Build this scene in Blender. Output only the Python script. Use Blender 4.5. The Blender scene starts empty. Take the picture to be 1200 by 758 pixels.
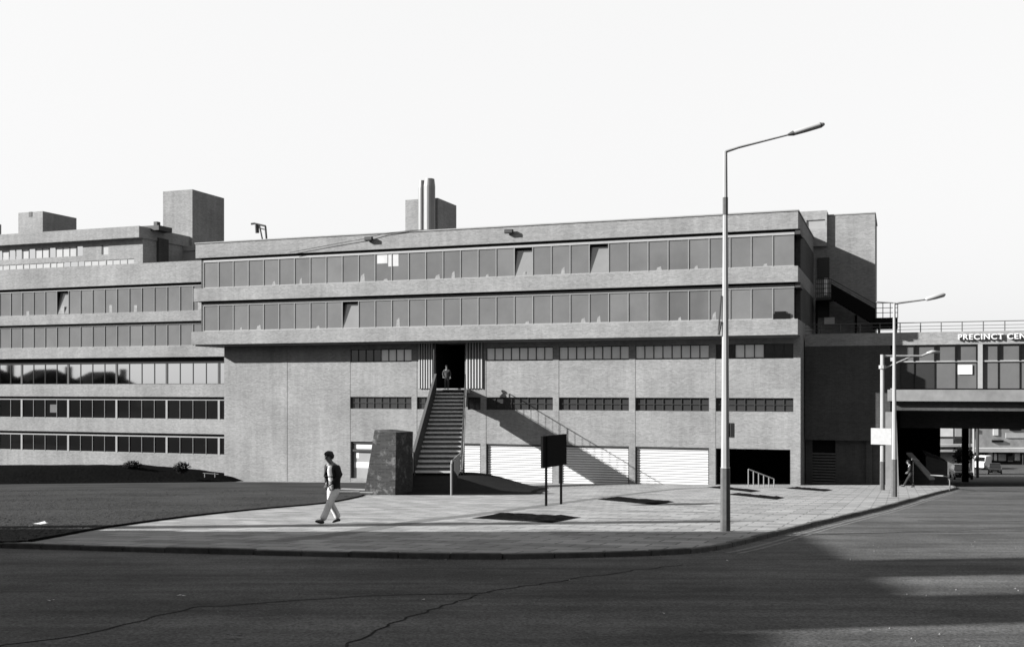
import bpy, bmesh, math, random
from mathutils import Vector, Matrix, noise
random.seed(7)
R = math.radians
scene = bpy.context.scene
col = scene.collection

# ------------------------------------------------------------ camera, sky, sun
cam = bpy.data.objects.new('camera', bpy.data.cameras.new('camera')); col.objects.link(cam)
cam.data.sensor_width = 36.0; cam.data.lens = 37.5
cam.data.shift_y = 76.0 / 1200.0
cam.location = (0, 0, 0); cam.rotation_euler = (R(90), 0, 0)
cam.data.clip_start = 0.1; cam.data.clip_end = 6000
scene.camera = cam
scene.render.resolution_x = 1024; scene.render.resolution_y = 646

SKY_GAIN = 1.86
SUN_EL, SUN_AZ = 23.5, 80.0            # light travels towards azimuth 80 deg right of the view
sd = Vector((math.sin(R(SUN_AZ)) * math.cos(R(SUN_EL)), math.cos(R(SUN_AZ)) * math.cos(R(SUN_EL)), -math.sin(R(SUN_EL))))
sun = bpy.data.objects.new('sun', bpy.data.lights.new('sun', 'SUN')); col.objects.link(sun)
sun.rotation_euler = sd.to_track_quat('-Z', 'Y').to_euler()
sun.data.energy = 5.0; sun.data.angle = R(0.53); sun.data.color = (1, 0.995, 0.985)

world = bpy.data.worlds.new('World'); scene.world = world; world.use_nodes = True
nt = world.node_tree; nt.nodes.clear()
sky = nt.nodes.new('ShaderNodeTexSky'); sky.sky_type = 'NISHITA'; sky.sun_disc = False
sky.sun_elevation = R(SUN_EL); sky.sun_rotation = R(180 + SUN_AZ)
sky.air_density = 1.0; sky.dust_density = 4.0; sky.ozone_density = 1.0
# old film sees the blue of the sky: the blue channel alone, evened out by haze
sep = nt.nodes.new('ShaderNodeSeparateColor'); bw = nt.nodes.new('ShaderNodeMath'); bw.operation = 'POWER'; bw.inputs[1].default_value = 0.1
nt.links.new(sky.outputs[0], sep.inputs[0]); gain = nt.nodes.new('ShaderNodeMath'); gain.operation = 'MULTIPLY'; gain.inputs[1].default_value = SKY_GAIN; bg = nt.nodes.new('ShaderNodeBackground'); wo = nt.nodes.new('ShaderNodeOutputWorld')
bg.inputs[1].default_value = 0.10
nt.links.new(sep.outputs[2], bw.inputs[0]); nt.links.new(bw.outputs[0], gain.inputs[0]); nt.links.new(gain.outputs[0], bg.inputs[0]); nt.links.new(bg.outputs[0], wo.inputs[0])
vs = scene.view_settings
vs.view_transform = 'Standard'; vs.look = 'None'; vs.gamma = 1.0; vs.use_curve_mapping = False
vs.exposure = 2.18
scene.cycles.filter_width = 1.6
ALB = 0.8          # scales base colours down; raised exposure then deepens the shade

# ------------------------------------------------------------ measuring helpers
F = 1250.0; TH = math.atan(0.3625); CO, SI = math.cos(TH), math.sin(TH)
CX, CY = 18.76, 70.0                    # right front corner of the laboratory building
SL = 0.0683                             # fall of the ground away from the viewer
def gz(y):                              # pavement level
    return -1.6 - SL * min(max(y, -40), 150)
def G(px, py):                          # point on the sloping ground
    t = (py - 455) / F - SL; Y = 1.6 / t
    return (px - 600) / F * Y, Y
def U(px, v=0.0):                       # distance along the facade
    x = (px - 600) / F
    return (x * (CY + v * CO) - CX - v * SI) / (CO + x * SI)
def W(px, py, v=0.0):                   # height above the eye
    return (455 - py) / F * (CY - U(px, v) * SI + v * CO)
FR = Matrix.Translation((CX, CY, 0)) @ Matrix.Rotation(-TH, 4, 'Z')
def loc(u, v, w=0): return FR @ Vector((u, v, w))

# ------------------------------------------------------------ materials
def mat(name, c, rough=0.85, nscale=0, namt=0.15, spec=0.12, stretch=(1, 1, 1), bump=0, big=0, metallic=0):
    c = c * ALB if not metallic > .5 else c
    m = bpy.data.materials.new(name); m.use_nodes = True; n = m.node_tree.nodes; l = m.node_tree.links
    p = n['Principled BSDF']; p.inputs['Roughness'].default_value = rough; p.inputs['Specular IOR Level'].default_value = spec
    p.inputs['Metallic'].default_value = metallic
    p.inputs['Base Color'].default_value = (c, c, c, 1)
    if nscale:
        tc = n.new('ShaderNodeTexCoord'); mp = n.new('ShaderNodeMapping'); mp.inputs['Scale'].default_value = stretch
        l.new(tc.outputs['Object'], mp.inputs[0])
        a = n.new('ShaderNodeTexNoise'); a.inputs['Scale'].default_value = nscale; a.inputs['Detail'].default_value = 6; a.inputs['Roughness'].default_value = 0.65
        l.new(mp.outputs[0], a.inputs[0])
        mr = n.new('ShaderNodeMapRange'); mr.inputs[1].default_value = 0.3; mr.inputs[2].default_value = 0.7
        mr.inputs[3].default_value = c * (1 - namt); mr.inputs[4].default_value = c * (1 + namt)
        l.new(a.outputs[0], mr.inputs[0]); out = mr.outputs[0]
        if big:
            b = n.new('ShaderNodeTexNoise'); b.inputs['Scale'].default_value = big; b.inputs['Detail'].default_value = 4
            l.new(tc.outputs['Object'], b.inputs[0])
            m2 = n.new('ShaderNodeMapRange'); m2.inputs[1].default_value = 0.35; m2.inputs[2].default_value = 0.65; m2.inputs[3].default_value = 0.8; m2.inputs[4].default_value = 1.2
            l.new(b.outputs[0], m2.inputs[0]); mu = n.new('ShaderNodeMath'); mu.operation = 'MULTIPLY'
            l.new(out, mu.inputs[0]); l.new(m2.outputs[0], mu.inputs[1]); out = mu.outputs[0]
        l.new(out, p.inputs['Base Color'])
        if bump:
            bp = n.new('ShaderNodeBump'); bp.inputs['Strength'].default_value = bump; bp.inputs['Distance'].default_value = 0.03
            l.new(a.outputs[0], bp.inputs['Height']); l.new(bp.outputs[0], p.inputs['Normal'])
    return m

def brick_mat(name, c, mortar, var=0.18, bw_=0.235, bh=0.078, big=0.25, msize=0.012, offs=0.5):
    c *= ALB; mortar *= ALB
    m = bpy.data.materials.new(name); m.use_nodes = True; n = m.node_tree.nodes; l = m.node_tree.links
    p = n['Principled BSDF']; p.inputs['Roughness'].default_value = 0.9; p.inputs['Specular IOR Level'].default_value = 0.04
    tc = n.new('ShaderNodeTexCoord'); sx = n.new('ShaderNodeSeparateXYZ'); l.new(tc.outputs['Object'], sx.inputs[0])
    ad = n.new('ShaderNodeMath'); l.new(sx.outputs[0], ad.inputs[0]); l.new(sx.outputs[1], ad.inputs[1])
    cb = n.new('ShaderNodeCombineXYZ'); l.new(ad.outputs[0], cb.inputs[0]); l.new(sx.outputs[2], cb.inputs[1])
    br = n.new('ShaderNodeTexBrick'); br.inputs['Scale'].default_value = 1; br.inputs['Brick Width'].default_value = bw_; br.inputs['Row Height'].default_value = bh
    br.inputs['Mortar Size'].default_value = msize; br.offset = offs
    br.inputs['Color1'].default_value = (c * (1 - var),) * 3 + (1,); br.inputs['Color2'].default_value = (c * (1 + var),) * 3 + (1,)
    br.inputs['Mortar'].default_value = (mortar,) * 3 + (1,)
    l.new(cb.outputs[0], br.inputs[0])
    # courses weather in long streaks, whole panels in broad patches
    mp = n.new('ShaderNodeMapping'); mp.inputs['Scale'].default_value = (0.35, 3.2, 1); l.new(cb.outputs[0], mp.inputs[0])
    a = n.new('ShaderNodeTexNoise'); a.inputs['Scale'].default_value = 1.3; a.inputs['Detail'].default_value = 8; a.inputs['Roughness'].default_value = 0.7; l.new(mp.outputs[0], a.inputs[0])
    b = n.new('ShaderNodeTexNoise'); b.inputs['Scale'].default_value = big; b.inputs['Detail'].default_value = 3; l.new(cb.outputs[0], b.inputs[0])
    d = n.new('ShaderNodeTexNoise'); d.inputs['Scale'].default_value = 9; d.inputs['Detail'].default_value = 5; l.new(cb.outputs[0], d.inputs[0])
    rs = n.new('ShaderNodeMapping'); rs.inputs['Scale'].default_value = (2.2, 0.12, 1); l.new(cb.outputs[0], rs.inputs[0])
    e = n.new('ShaderNodeTexNoise'); e.inputs['Scale'].default_value = 1.0; e.inputs['Detail'].default_value = 5; e.inputs['Roughness'].default_value = 0.6; l.new(rs.outputs[0], e.inputs[0])
    prev = br.outputs[0]
    for node, lo, hi in ((e, 0.90, 1.07), (a, 0.92, 1.08), (b, 0.86, 1.12), (d, 0.93, 1.07)):
        mr = n.new('ShaderNodeMapRange'); mr.inputs[1].default_value = 0.32; mr.inputs[2].default_value = 0.68; mr.inputs[3].default_value = lo; mr.inputs[4].default_value = hi
        l.new(node.outputs[0], mr.inputs[0])
        mx = n.new('ShaderNodeVectorMath'); mx.operation = 'SCALE'; l.new(prev, mx.inputs[0]); l.new(mr.outputs[0], mx.inputs['Scale']); prev = mx.outputs[0]
    l.new(prev, p.inputs['Base Color'])
    bp = n.new('ShaderNodeBump'); bp.inputs['Strength'].default_value = 0.25; bp.inputs['Distance'].default_value = 0.01
    l.new(br.outputs['Fac'], bp.inputs['Height']); bp.invert = True; l.new(bp.outputs[0], p.inputs['Normal'])
    return m

def paving_mat(name, c):
    c *= ALB
    m = bpy.data.materials.new(name); m.use_nodes = True; n = m.node_tree.nodes; l = m.node_tree.links
    p = n['Principled BSDF']; p.inputs['Roughness'].default_value = 0.9; p.inputs['Specular IOR Level'].default_value = 0.04
    tc = n.new('ShaderNodeTexCoord'); mp = n.new('ShaderNodeMapping'); mp.vector_type = 'POINT'; mp.inputs['Rotation'].default_value = (0, 0, TH)
    l.new(tc.outputs['Object'], mp.inputs[0])
    br = n.new('ShaderNodeTexBrick'); br.inputs['Scale'].default_value = 1; br.inputs['Brick Width'].default_value = 0.9; br.inputs['Row Height'].default_value = 0.6
    br.inputs['Mortar Size'].default_value = 0.02; br.inputs['Bias'].default_value = -0.25
    br.inputs['Color1'].default_value = (c * 1.08,) * 3 + (1,); br.inputs['Color2'].default_value = (c * 0.58,) * 3 + (1,); br.inputs['Mortar'].default_value = (c * 0.35,) * 3 + (1,)
    l.new(mp.outputs[0], br.inputs[0]); prev = br.outputs[0]
    st = n.new('ShaderNodeMapping'); st.inputs['Scale'].default_value = (0.25, 1.2, 1); l.new(mp.outputs[0], st.inputs[0])
    for sc, lo, hi, src in ((14, 0.86, 1.14, mp), (0.7, 0.74, 1.18, mp), (0.8, 0.86, 1.12, st)):
        a = n.new('ShaderNodeTexNoise'); a.inputs['Scale'].default_value = sc; a.inputs['Detail'].default_value = 6; a.inputs['Roughness'].default_value = 0.7
        l.new(src.outputs[0], a.inputs[0])
        mr = n.new('ShaderNodeMapRange'); mr.inputs[1].default_value = 0.3; mr.inputs[2].default_value = 0.7; mr.inputs[3].default_value = lo; mr.inputs[4].default_value = hi
        l.new(a.outputs[0], mr.inputs[0]); mx = n.new('ShaderNodeVectorMath'); mx.operation = 'SCALE'; l.new(prev, mx.inputs[0]); l.new(mr.outputs[0], mx.inputs['Scale']); prev = mx.outputs[0]
    l.new(prev, p.inputs['Base Color'])
    return m

def asphalt_mat(name, c):
    m = mat(name, c, 0.95, 0, spec=0.06); c *= ALB; n = m.node_tree.nodes; l = m.node_tree.links; p = n['Principled BSDF']
    tc = n.new('ShaderNodeTexCoord'); prev = None
    st = n.new('ShaderNodeMapping'); st.inputs['Rotation'].default_value = (0, 0, R(-18)); st.inputs['Scale'].default_value = (0.12, 1.0, 1); l.new(tc.outputs['Object'], st.inputs[0])
    val = n.new('ShaderNodeValue'); val.outputs[0].default_value = c; prev = val.outputs[0]
    for sc, lo, hi, src, det in ((28, 0.45, 1.7, None, 2), (0.35, 0.68, 1.35, None, 5), (0.9, 0.5, 1.55, st, 6), (3.0, 0.85, 1.15, None, 6)):
        a = n.new('ShaderNodeTexNoise'); a.inputs['Scale'].default_value = sc; a.inputs['Detail'].default_value = det; a.inputs['Roughness'].default_value = 0.7
        l.new((src.outputs[0] if src else tc.outputs['Object']), a.inputs[0])
        mr = n.new('ShaderNodeMapRange'); mr.inputs[1].default_value = 0.3; mr.inputs[2].default_value = 0.7; mr.inputs[3].default_value = lo; mr.inputs[4].default_value = hi
        l.new(a.outputs[0], mr.inputs[0]); mu = n.new('ShaderNodeMath'); mu.operation = 'MULTIPLY'; l.new(prev, mu.inputs[0]); l.new(mr.outputs[0], mu.inputs[1]); prev = mu.outputs[0]
        if sc == 28: fine = a
    l.new(mu.outputs[0], p.inputs['Base Color'])
    bp = n.new('ShaderNodeBump'); bp.inputs['Strength'].default_value = 0.5; bp.inputs['Distance'].default_value = 0.012; l.new(fine.outputs[0], bp.inputs['Height']); l.new(bp.outputs[0], p.inputs['Normal'])
    return m

def glass_mat(name, c, rough=0.08, refl=0.5, n=1.5):
    m = mat(name, c, rough, 0.5, 0.12, spec=refl, stretch=(1, 1, 1)); m.node_tree.nodes['Principled BSDF'].inputs['IOR'].default_value = n
    return m

M = dict(
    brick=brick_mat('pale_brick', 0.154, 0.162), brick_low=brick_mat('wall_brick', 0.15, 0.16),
    brick_darkened=brick_mat('darkened_brick', 0.038, 0.05), brick_side_darkened=brick_mat('darkened_end_brick', 0.05, 0.06),  # darkened copies: shade of end and bridge walls is put into the colour
    coping=mat('concrete_coping', 0.18, 0.9, 2, 0.12), concrete=mat('concrete', 0.13, 0.9, 1.5, 0.15, big=0.2),
    gap=mat('shadow_gap_black', 0.012, 0.9), frame=mat('window_frame', 0.16, 0.6, 3, 0.08), frame_pale=mat('pale_frame', 0.20, 0.6, 3, 0.08),  # gap colour is near-black: shade of the recess is put in
    frame_dark=mat('dark_frame', 0.03, 0.6), slat=mat('pale_slat', 0.26, 0.7),
    glass=glass_mat('tinted_glass', 0.082, 0.06, 0.5), glass_b=glass_mat('tinted_glass_with_blind', 0.09, 0.1, 0.5), glass_c=glass_mat('tinted_glass_clear', 0.076, 0.05, 0.6),
    glass_d=glass_mat('tinted_glass_deeper', 0.070, 0.05, 0.6), glass_e=glass_mat('tinted_glass_milky', 0.098, 0.12, 0.45), glass_open=glass_mat('open_pane_glass', 0.12, 0.05, 0.8), glass_dark=glass_mat('dark_glass', 0.006, 0.04, 0.08),  # open panes are paler: their sky reflection is put into the colour
    glass_mid=glass_mat('wired_glass', 0.025, 0.15, 0.5), glass_pale=glass_mat('brightened_pale_glass', 0.55, 0.3, 0.5), glass_pale_lit=glass_mat('pale_glass_in_sun', 0.18, 0.3, 0.5), glass_mirror=mat('sky_reflecting_glass', 0.62, 0.03, metallic=1.0),  # pale glass: brightened copy for shaded panes, darker copy for sunlit ones
    white=mat('white_painted_metal', 0.44, 0.6, 1.2, 0.05), white_groove=mat('shutter_groove', 0.2, 0.7), blind=mat('pale_blind', 0.3, 0.8, 2, 0.1),
    black=mat('black_paint', 0.005, 0.9, spec=0.05), dark=mat('dark_paint', 0.03, 0.6), steel=mat('galvanised_steel', 0.20, 0.5, 4, 0.12, stretch=(1, 1, 0.2)),
    steel_dark=mat('weathered_pole_base', 0.055, 0.7, 6, 0.2), steelpost=mat('pale_steel', 0.15, 0.5), lamp_glass=mat('lamp_glass', 0.25, 0.3),
    asphalt=asphalt_mat('asphalt', 0.044), paving=paving_mat('paving_slabs', 0.192), kerb=mat('kerb_stone', 0.05, 0.9, 5, 0.3, big=0.7), strip_dark=mat('dark_paving_strip', 0.085, 0.9, 12, 0.3),
    line=mat('worn_road_line', 0.09, 0.9, 5, 0.45), mound=mat('shaded_earth', 0.0055, 1, 7, 0.5, spec=0.05, bump=0.5), soil=mat('planting_soil', 0.006, 1, 9, 0.5, spec=0.0, bump=0.6), grass=mat('mown_grass', 0.034, 1, 4, 0.22, spec=0.0, bump=0.12, big=0.25, stretch=(1, 1, 1)),
    blade=mat('grass_blade', 0.040, 0.9, spec=0.0), bank_shade=mat('bank_shade', 0.005, 1, 6, 0.6, spec=0.0, bump=1), leaf=mat('shrub_leaf', 0.006, 0.8, spec=0.05), bark=mat('bark', 0.05, 0.9, 8, 0.3),  # bank colour is near-black to stand for a cast shadow
    end_stone=mat('dark_coping', 0.06, 0.9), step=mat('concrete_step', 0.20, 0.9, 5, 0.25), nosing=mat('step_nosing', 0.5, 0.8, 6, 0.2), timber=mat('weathered_plank', 0.22, 0.8, 3, 0.2, stretch=(1, 6, 6)),
    flue=mat('flue_metal', 0.13, 0.45, 2, 0.12, metallic=0.3, stretch=(3, 3, 0.4)), sign_white=mat('sign_white', 0.42, 0.5, 4, 0.04), paper_grey=mat('weathered_plate', 0.22, 0.7, 5, 0.1), paper=mat('paper', 0.42, 0.8),
    skin=mat('skin', 0.14, 0.6), hair=mat('hair', 0.012, 0.6, 40, 0.5), jacket=mat('dark_jacket', 0.014, 0.85), shirt=mat('white_shirt', 0.5, 0.8), trousers=mat('light_trousers', 0.46, 0.85, 8, 0.12),
    shoe=mat('dark_shoe', 0.012, 0.5), coat=mat('mid_coat', 0.035, 0.8), tyre=mat('tyre', 0.02, 0.9), car_dark=mat('dark_car_paint', 0.02, 0.25, spec=0.6), car_light=mat('light_car_paint', 0.5, 0.3, spec=0.6),
    car_mid=mat('mid_car_paint', 0.06, 0.3, spec=0.6), interior=mat('unlit_interior', 0.012, 1.0, spec=0.0), far_wall=mat('far_wall', 0.20, 0.9, 0.6, 0.3), far_pale=mat('far_concrete', 0.30, 0.9, 0.4, 0.15),
    roof=mat('roof_slate', 0.06, 0.9, 3, 0.2),
)
# mottled plaster on the brick block by the steps
def stained():
    m = brick_mat('stained_dark_brick', 0.031, 0.04, 0.3); n = m.node_tree.nodes; l = m.node_tree.links; p = n['Principled BSDF']
    src = p.inputs['Base Color'].links[0].from_socket
    tc = n.new('ShaderNodeTexCoord'); a = n.new('ShaderNodeTexNoise'); a.inputs['Scale'].default_value = 2.2; a.inputs['Detail'].default_value = 7; a.inputs['Roughness'].default_value = 0.75
    l.new(tc.outputs['Object'], a.inputs[0])
    mr = n.new('ShaderNodeMapRange'); mr.inputs[1].default_value = 0.53; mr.inputs[2].default_value = 0.72; l.new(a.outputs[0], mr.inputs[0])
    mx = n.new('ShaderNodeMix'); mx.data_type = 'RGBA'; mx.inputs['B'].default_value = (0.11, 0.11, 0.11, 1)
    l.new(mr.outputs[0], mx.inputs['Factor']); l.new(src, mx.inputs['A']); l.new(mx.outputs['Result'], p.inputs['Base Color'])
    return m
M['stained'] = stained()

# ------------------------------------------------------------ object helpers
class MB:
    def __init__(s): s.bm = bmesh.new()
    def quad(s, *p): s.bm.faces.new([s.bm.verts.new(q) for q in p]); return s
    def box(s, a, b):
        x0, y0, z0 = a; x1, y1, z1 = b
        return s.hexa([(x0, y0, z0), (x1, y0, z0), (x1, y1, z0), (x0, y1, z0), (x0, y0, z1), (x1, y0, z1), (x1, y1, z1), (x0, y1, z1)])
    def hexa(s, p):
        v = [s.bm.verts.new(q) for q in p]
        for f in ((3, 2, 1, 0), (4, 5, 6, 7), (0, 1, 5, 4), (1, 2, 6, 5), (2, 3, 7, 6), (3, 0, 4, 7)): s.bm.faces.new([v[i] for i in f])
        return s
    def tube(s, pts, r, n=8, caps=True):
        pts = [Vector(p) for p in pts]; rs = r if isinstance(r, (list, tuple)) else [r] * len(pts); rings = []
        for i, p in enumerate(pts):
            d = (pts[min(i + 1, len(pts) - 1)] - pts[max(i - 1, 0)]).normalized()
            a = d.cross(Vector((0, 0, 1)) if abs(d.z) < .95 else Vector((1, 0, 0))).normalized(); b = d.cross(a)
            rings.append([s.bm.verts.new(p + (a * math.cos(t) + b * math.sin(t)) * rs[i]) for t in [2 * math.pi * k / n for k in range(n)]])
        for A, B in zip(rings, rings[1:]):
            for k in range(n): s.bm.faces.new((A[k], A[(k + 1) % n], B[(k + 1) % n], B[k]))
        if caps: s.bm.faces.new(rings[0][::-1]); s.bm.faces.new(rings[-1])
        return s
    def prism(s, poly, z0, z1):          # poly of (x,y); z may be functions
        f0 = z0 if callable(z0) else (lambda x, y: z0); f1 = z1 if callable(z1) else (lambda x, y: z1)
        lo = [s.bm.verts.new((x, y, f0(x, y))) for x, y in poly]; hi = [s.bm.verts.new((x, y, f1(x, y))) for x, y in poly]
        s.bm.faces.new(lo[::-1]); s.bm.faces.new(hi); k = len(poly)
        for i in range(k): s.bm.faces.new((lo[i], lo[(i + 1) % k], hi[(i + 1) % k], hi[i]))
        return s
    def build(s, name, m, parent=None, smooth=False, bevel=0, M4=None, recalc=True):
        if recalc: bmesh.ops.recalc_face_normals(s.bm, faces=s.bm.faces)
        me = bpy.data.meshes.new(name); s.bm.to_mesh(me); s.bm.free()
        me.materials.append(M[m] if isinstance(m, str) else m)
        if smooth:
            for p in me.polygons: p.use_smooth = True
        o = bpy.data.objects.new(name, me); col.objects.link(o)
        if parent: o.parent = parent
        if M4 is not None: o.matrix_local = M4
        if bevel:
            b = o.modifiers.new('bevel', 'BEVEL'); b.width = bevel; b.segments = 1; b.limit_method = 'ANGLE'
        return o
def tag(o, label=None, cat=None, group=None, kind=None):
    if label: o['label'] = label
    if cat: o['category'] = cat
    if group: o['group'] = group
    if kind: o['kind'] = kind
    return o
def empty(name, M4, label=None, cat=None, group=None):
    o = bpy.data.objects.new(name, None); col.objects.link(o); o.empty_display_size = 0.5
    o.matrix_world = M4 if isinstance(M4, Matrix) else Matrix.Translation(M4)
    return tag(o, label, cat, group)
def box(name, a, b, m, parent=None, **k): return MB().box(a, b).build(name, m, parent, **k)

def holed_wall(mb, u0, u1, w0, w1, v, depth, holes):
    """front sheet at v with rectangular openings and reveals going back to v+depth"""
    us = sorted({u0, u1} | {h[0] for h in holes} | {h[1] for h in holes}); ws = sorted({w0, w1} | {h[2] for h in holes} | {h[3] for h in holes})
    us = [x for x in us if u0 <= x <= u1]; ws = [x for x in ws if w0 <= x <= w1]
    for a, b in zip(us, us[1:]):
        run = None
        for c, d in zip(ws, ws[1:]):
            mu, mw = (a + b) / 2, (c + d) / 2
            if not any(h[0] < mu < h[1] and h[2] < mw < h[3] for h in holes): mb.quad((a, v, c), (b, v, c), (b, v, d), (a, v, d))
    for a, b, c, d in holes:
        V = v + depth
        mb.quad((a, v, c), (a, V, c), (a, V, d), (a, v, d)); mb.quad((b, v, c), (b, v, d), (b, V, d), (b, V, c))
        if c > w0: mb.quad((a, v, c), (b, v, c), (b, V, c), (a, V, c))
        mb.quad((a, v, d), (a, V, d), (b, V, d), (b, v, d))

# ------------------------------------------------------------ ground, road, pavement, lawn
NX = [-900, -300, -120, -60, -30, -15, 0, 15, 30, 60, 120, 300, 900]
NY = [-400, -120, -40, -20, 0, 10, 20, 40, 60, 80, 100, 125, 150, 200, 400, 900, 2500]
b = MB(); grid = [[b.bm.verts.new((x, y, gz(y) - 0.09)) for x in NX] for y in NY]
for j in range(len(NY) - 1):
    for i in range(len(NX) - 1): b.bm.faces.new((grid[j][i], grid[j][i + 1], grid[j + 1][i + 1], grid[j + 1][i]))
tag(b.build('road', 'asphalt'), kind='structure')

kerb_px = [(133, 640), (267, 643.5), (400, 646.5), (470, 648), (533, 648.8), (600, 649), (667, 647.6), (735, 646), (800, 643.2), (840, 639), (883, 629.5), (925, 619), (967, 609), (1000, 601.5), (1033, 594), (1066, 585), (1100, 576), (1117, 572)]
kp = [(-60, 36.5), (-30, 27.0), (-14, 22.0)] + [G(*p) for p in kerb_px]
# beyond the bridge mouth the kerb follows the building line
e0 = Vector(kp[-1]); dirv = Vector((SI, CO))
kp += [tuple(e0 + dirv * 6 + Vector((0.4, 0))), tuple(e0 + dirv * 40 + Vector((0.4, 0)))]
def smooth_poly(p, n=4):
    out = []
    for i in range(len(p) - 1):
        a = Vector(p[max(i - 1, 0)]); b_ = Vector(p[i]); c = Vector(p[i + 1]); d = Vector(p[min(i + 2, len(p) - 1)])
        for k in range(n):
            t = k / n; out.append(tuple(0.5 * ((2 * b_) + (c - a) * t + (2 * a - 5 * b_ + 4 * c - d) * t * t + (3 * b_ - a - 3 * c + d) * t ** 3)))
    return out + [p[-1]]
ks = smooth_poly(kp, 4)
def offset_line(line, d):
    out = []
    for i, p in enumerate(line):
        t = (Vector(line[min(i + 1, len(line) - 1)]) - Vector(line[max(i - 1, 0)])).normalized()
        out.append((p[0] - t.y * d, p[1] + t.x * d))
    return out
inner = offset_line(ks, 0.15)
# kerb stones as one sweep cut into stones by dark joints
def resample(line, d):
    out = [line[0]]; need = d
    for A, B in zip(line, line[1:]):
        L = math.hypot(B[0] - A[0], B[1] - A[1]); t = 0
        while L - t >= need: t += need; out.append((A[0] + (B[0] - A[0]) * t / L, A[1] + (B[1] - A[1]) * t / L)); need = d
        need -= L - t
    return out
b = MB(); kr = resample(ks, 0.92); ki = offset_line(kr, 0.15)
for i in range(len(kr) - 1):
    g_ = random.uniform(.005, .011)
    P = lambda A, B, t: (A[0] + (B[0] - A[0]) * t, A[1] + (B[1] - A[1]) * t)
    q = [P(kr[i], kr[i + 1], g_), P(kr[i], kr[i + 1], 1 - g_), P(ki[i], ki[i + 1], 1 - g_), P(ki[i], ki[i + 1], g_)]
    jz = random.uniform(-.010, .010); sh_ = random.uniform(-.008, .008)
    b.hexa([(p[0], p[1] + sh_, gz(p[1]) - 0.25) for p in q] + [(p[0], p[1] + sh_, gz(p[1]) + 0.008 + jz) for p in q])
tag(b.build('kerb', 'kerb', bevel=0.015), kind='structure')
# pavement body
b = MB(); edge = offset_line(ks, 0.10)
strip = [p for p in edge if p[1] < 200]
def sheet(poly, zoff, mname, name, dz=0.16):
    bb = MB(); bb.bm.faces.new([bb.bm.verts.new((x, y, 0)) for x, y in poly])
    bmesh.ops.triangulate(bb.bm, faces=bb.bm.faces)
    # slice along the fall so the sheet can follow the profile
    for yc in (-20, 10, 40, 80, 120, 150):
        bmesh.ops.bisect_plane(bb.bm, geom=bb.bm.verts[:] + bb.bm.edges[:] + bb.bm.faces[:], plane_co=(0, yc, 0), plane_no=(0, 1, 0))
    for v in bb.bm.verts: v.co.z = gz(v.co.y) + zoff
    return bb.build(name, mname)
pav = [p for p in strip] + [(-60, 110)]
sheet(pav, 0.0, 'paving', 'pavement')['kind'] = 'structure'
# lawn on top of the corner
lawn_edge = [G(33, 634.6), G(70, 628), G(113, 620), G(175, 611), G(240, 603), G(310, 596), G(377, 590), (-6.9, 46.5), (-7.0, 50.0)]
gut = offset_line(ks, 0.17)
left_k = [p for p in gut if p[0] < -9.6]
lawn = left_k + smooth_poly(lawn_edge, 3) + [(-7.2, 62), (-7.8, 77), (-18, 81), (-24, 83), (-26, 96), (-60, 108)]
sheet(lawn, 0.03, 'grass', 'lawn')['kind'] = 'structure'
b = MB(); le = smooth_poly(lawn_edge, 3); li = offset_line(le, -0.08)
for i in range(len(le) - 1):
    q = [le[i], le[i + 1], li[i + 1], li[i]]
    b.hexa([(p[0], p[1], gz(p[1]) - 0.05) for p in q] + [(p[0], p[1], gz(p[1]) + 0.045) for p in q])
tag(b.build('path_edging', 'soil'), kind='structure')
# grass tufts where the lawn is close enough to show them
def inside(x, y, poly):
    c = False; j = len(poly) - 1
    for i in range(len(poly)):
        if (poly[i][1] > y) != (poly[j][1] > y) and x < (poly[j][0] - poly[i][0]) * (y - poly[i][1]) / (poly[j][1] - poly[i][1]) + poly[i][0]: c = not c
        j = i
    return c
b = MB()
for k in range(40000):
    y = 20.5 + 40 * random.random() ** 1.5; x = random.uniform(-0.5 * y - 1, -6.5)
    if not inside(x, y, lawn): continue
    if noise.noise(Vector((x * .6, y * .6, 3))) < -0.25 and random.random() < .6: continue
    a = random.uniform(0, 6.28); h = random.uniform(.008, .02); wd = random.uniform(.008, .016) * (1 + y / 30); z = gz(y) + 0.03
    dx, dy = math.cos(a) * wd, math.sin(a) * wd; lx, ly = random.uniform(-.09, .09), random.uniform(-.09, .09)
    wx, wy = -ly / 3, lx / 3; b.bm.faces.new([b.bm.verts.new(p) for p in ((x - wx, y - wy, z + .002), (x + wx, y + wy, z + .002), (x + lx, y + ly, z + h))])
tag(b.build('grass', 'blade', recalc=False), kind='stuff')

# darker strip curving across the paving
def ribbon(name, pts, w, mname, zoff, kind='structure'):
    s = smooth_poly(pts, 5); A = offset_line(s, w / 2); B = offset_line(s, -w / 2); bb = MB()
    for i in range(len(s) - 1): bb.quad(*[(p[0], p[1], gz(p[1]) + zoff) for p in (B[i], B[i + 1], A[i + 1], A[i])])
    return tag(bb.build(name, mname), kind=kind)
ribbon('dark_strip', [G(320, 634), G(400, 625), G(483, 611.5), G(567, 601.5), G(630, 593), G(690, 585), G(745, 578), G(797, 572.5), G(840, 570.2)], 0.55, 'strip_dark', 0.004)
for y_, x0, x1 in ((622.5, 645, 800), (607, 690, 905), (598, 690, 960), (590, 800, 1000), (581, 930, 1020)):
    A = G(x0, y_); ua = (Vector(A) + Vector((CO, -SI)) * (G(x1, y_)[0] - A[0])); ribbon('drain_joint', [A, tuple((Vector(A) + ua) / 2), tuple(ua)], 0.09, 'strip_dark', 0.004)
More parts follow.
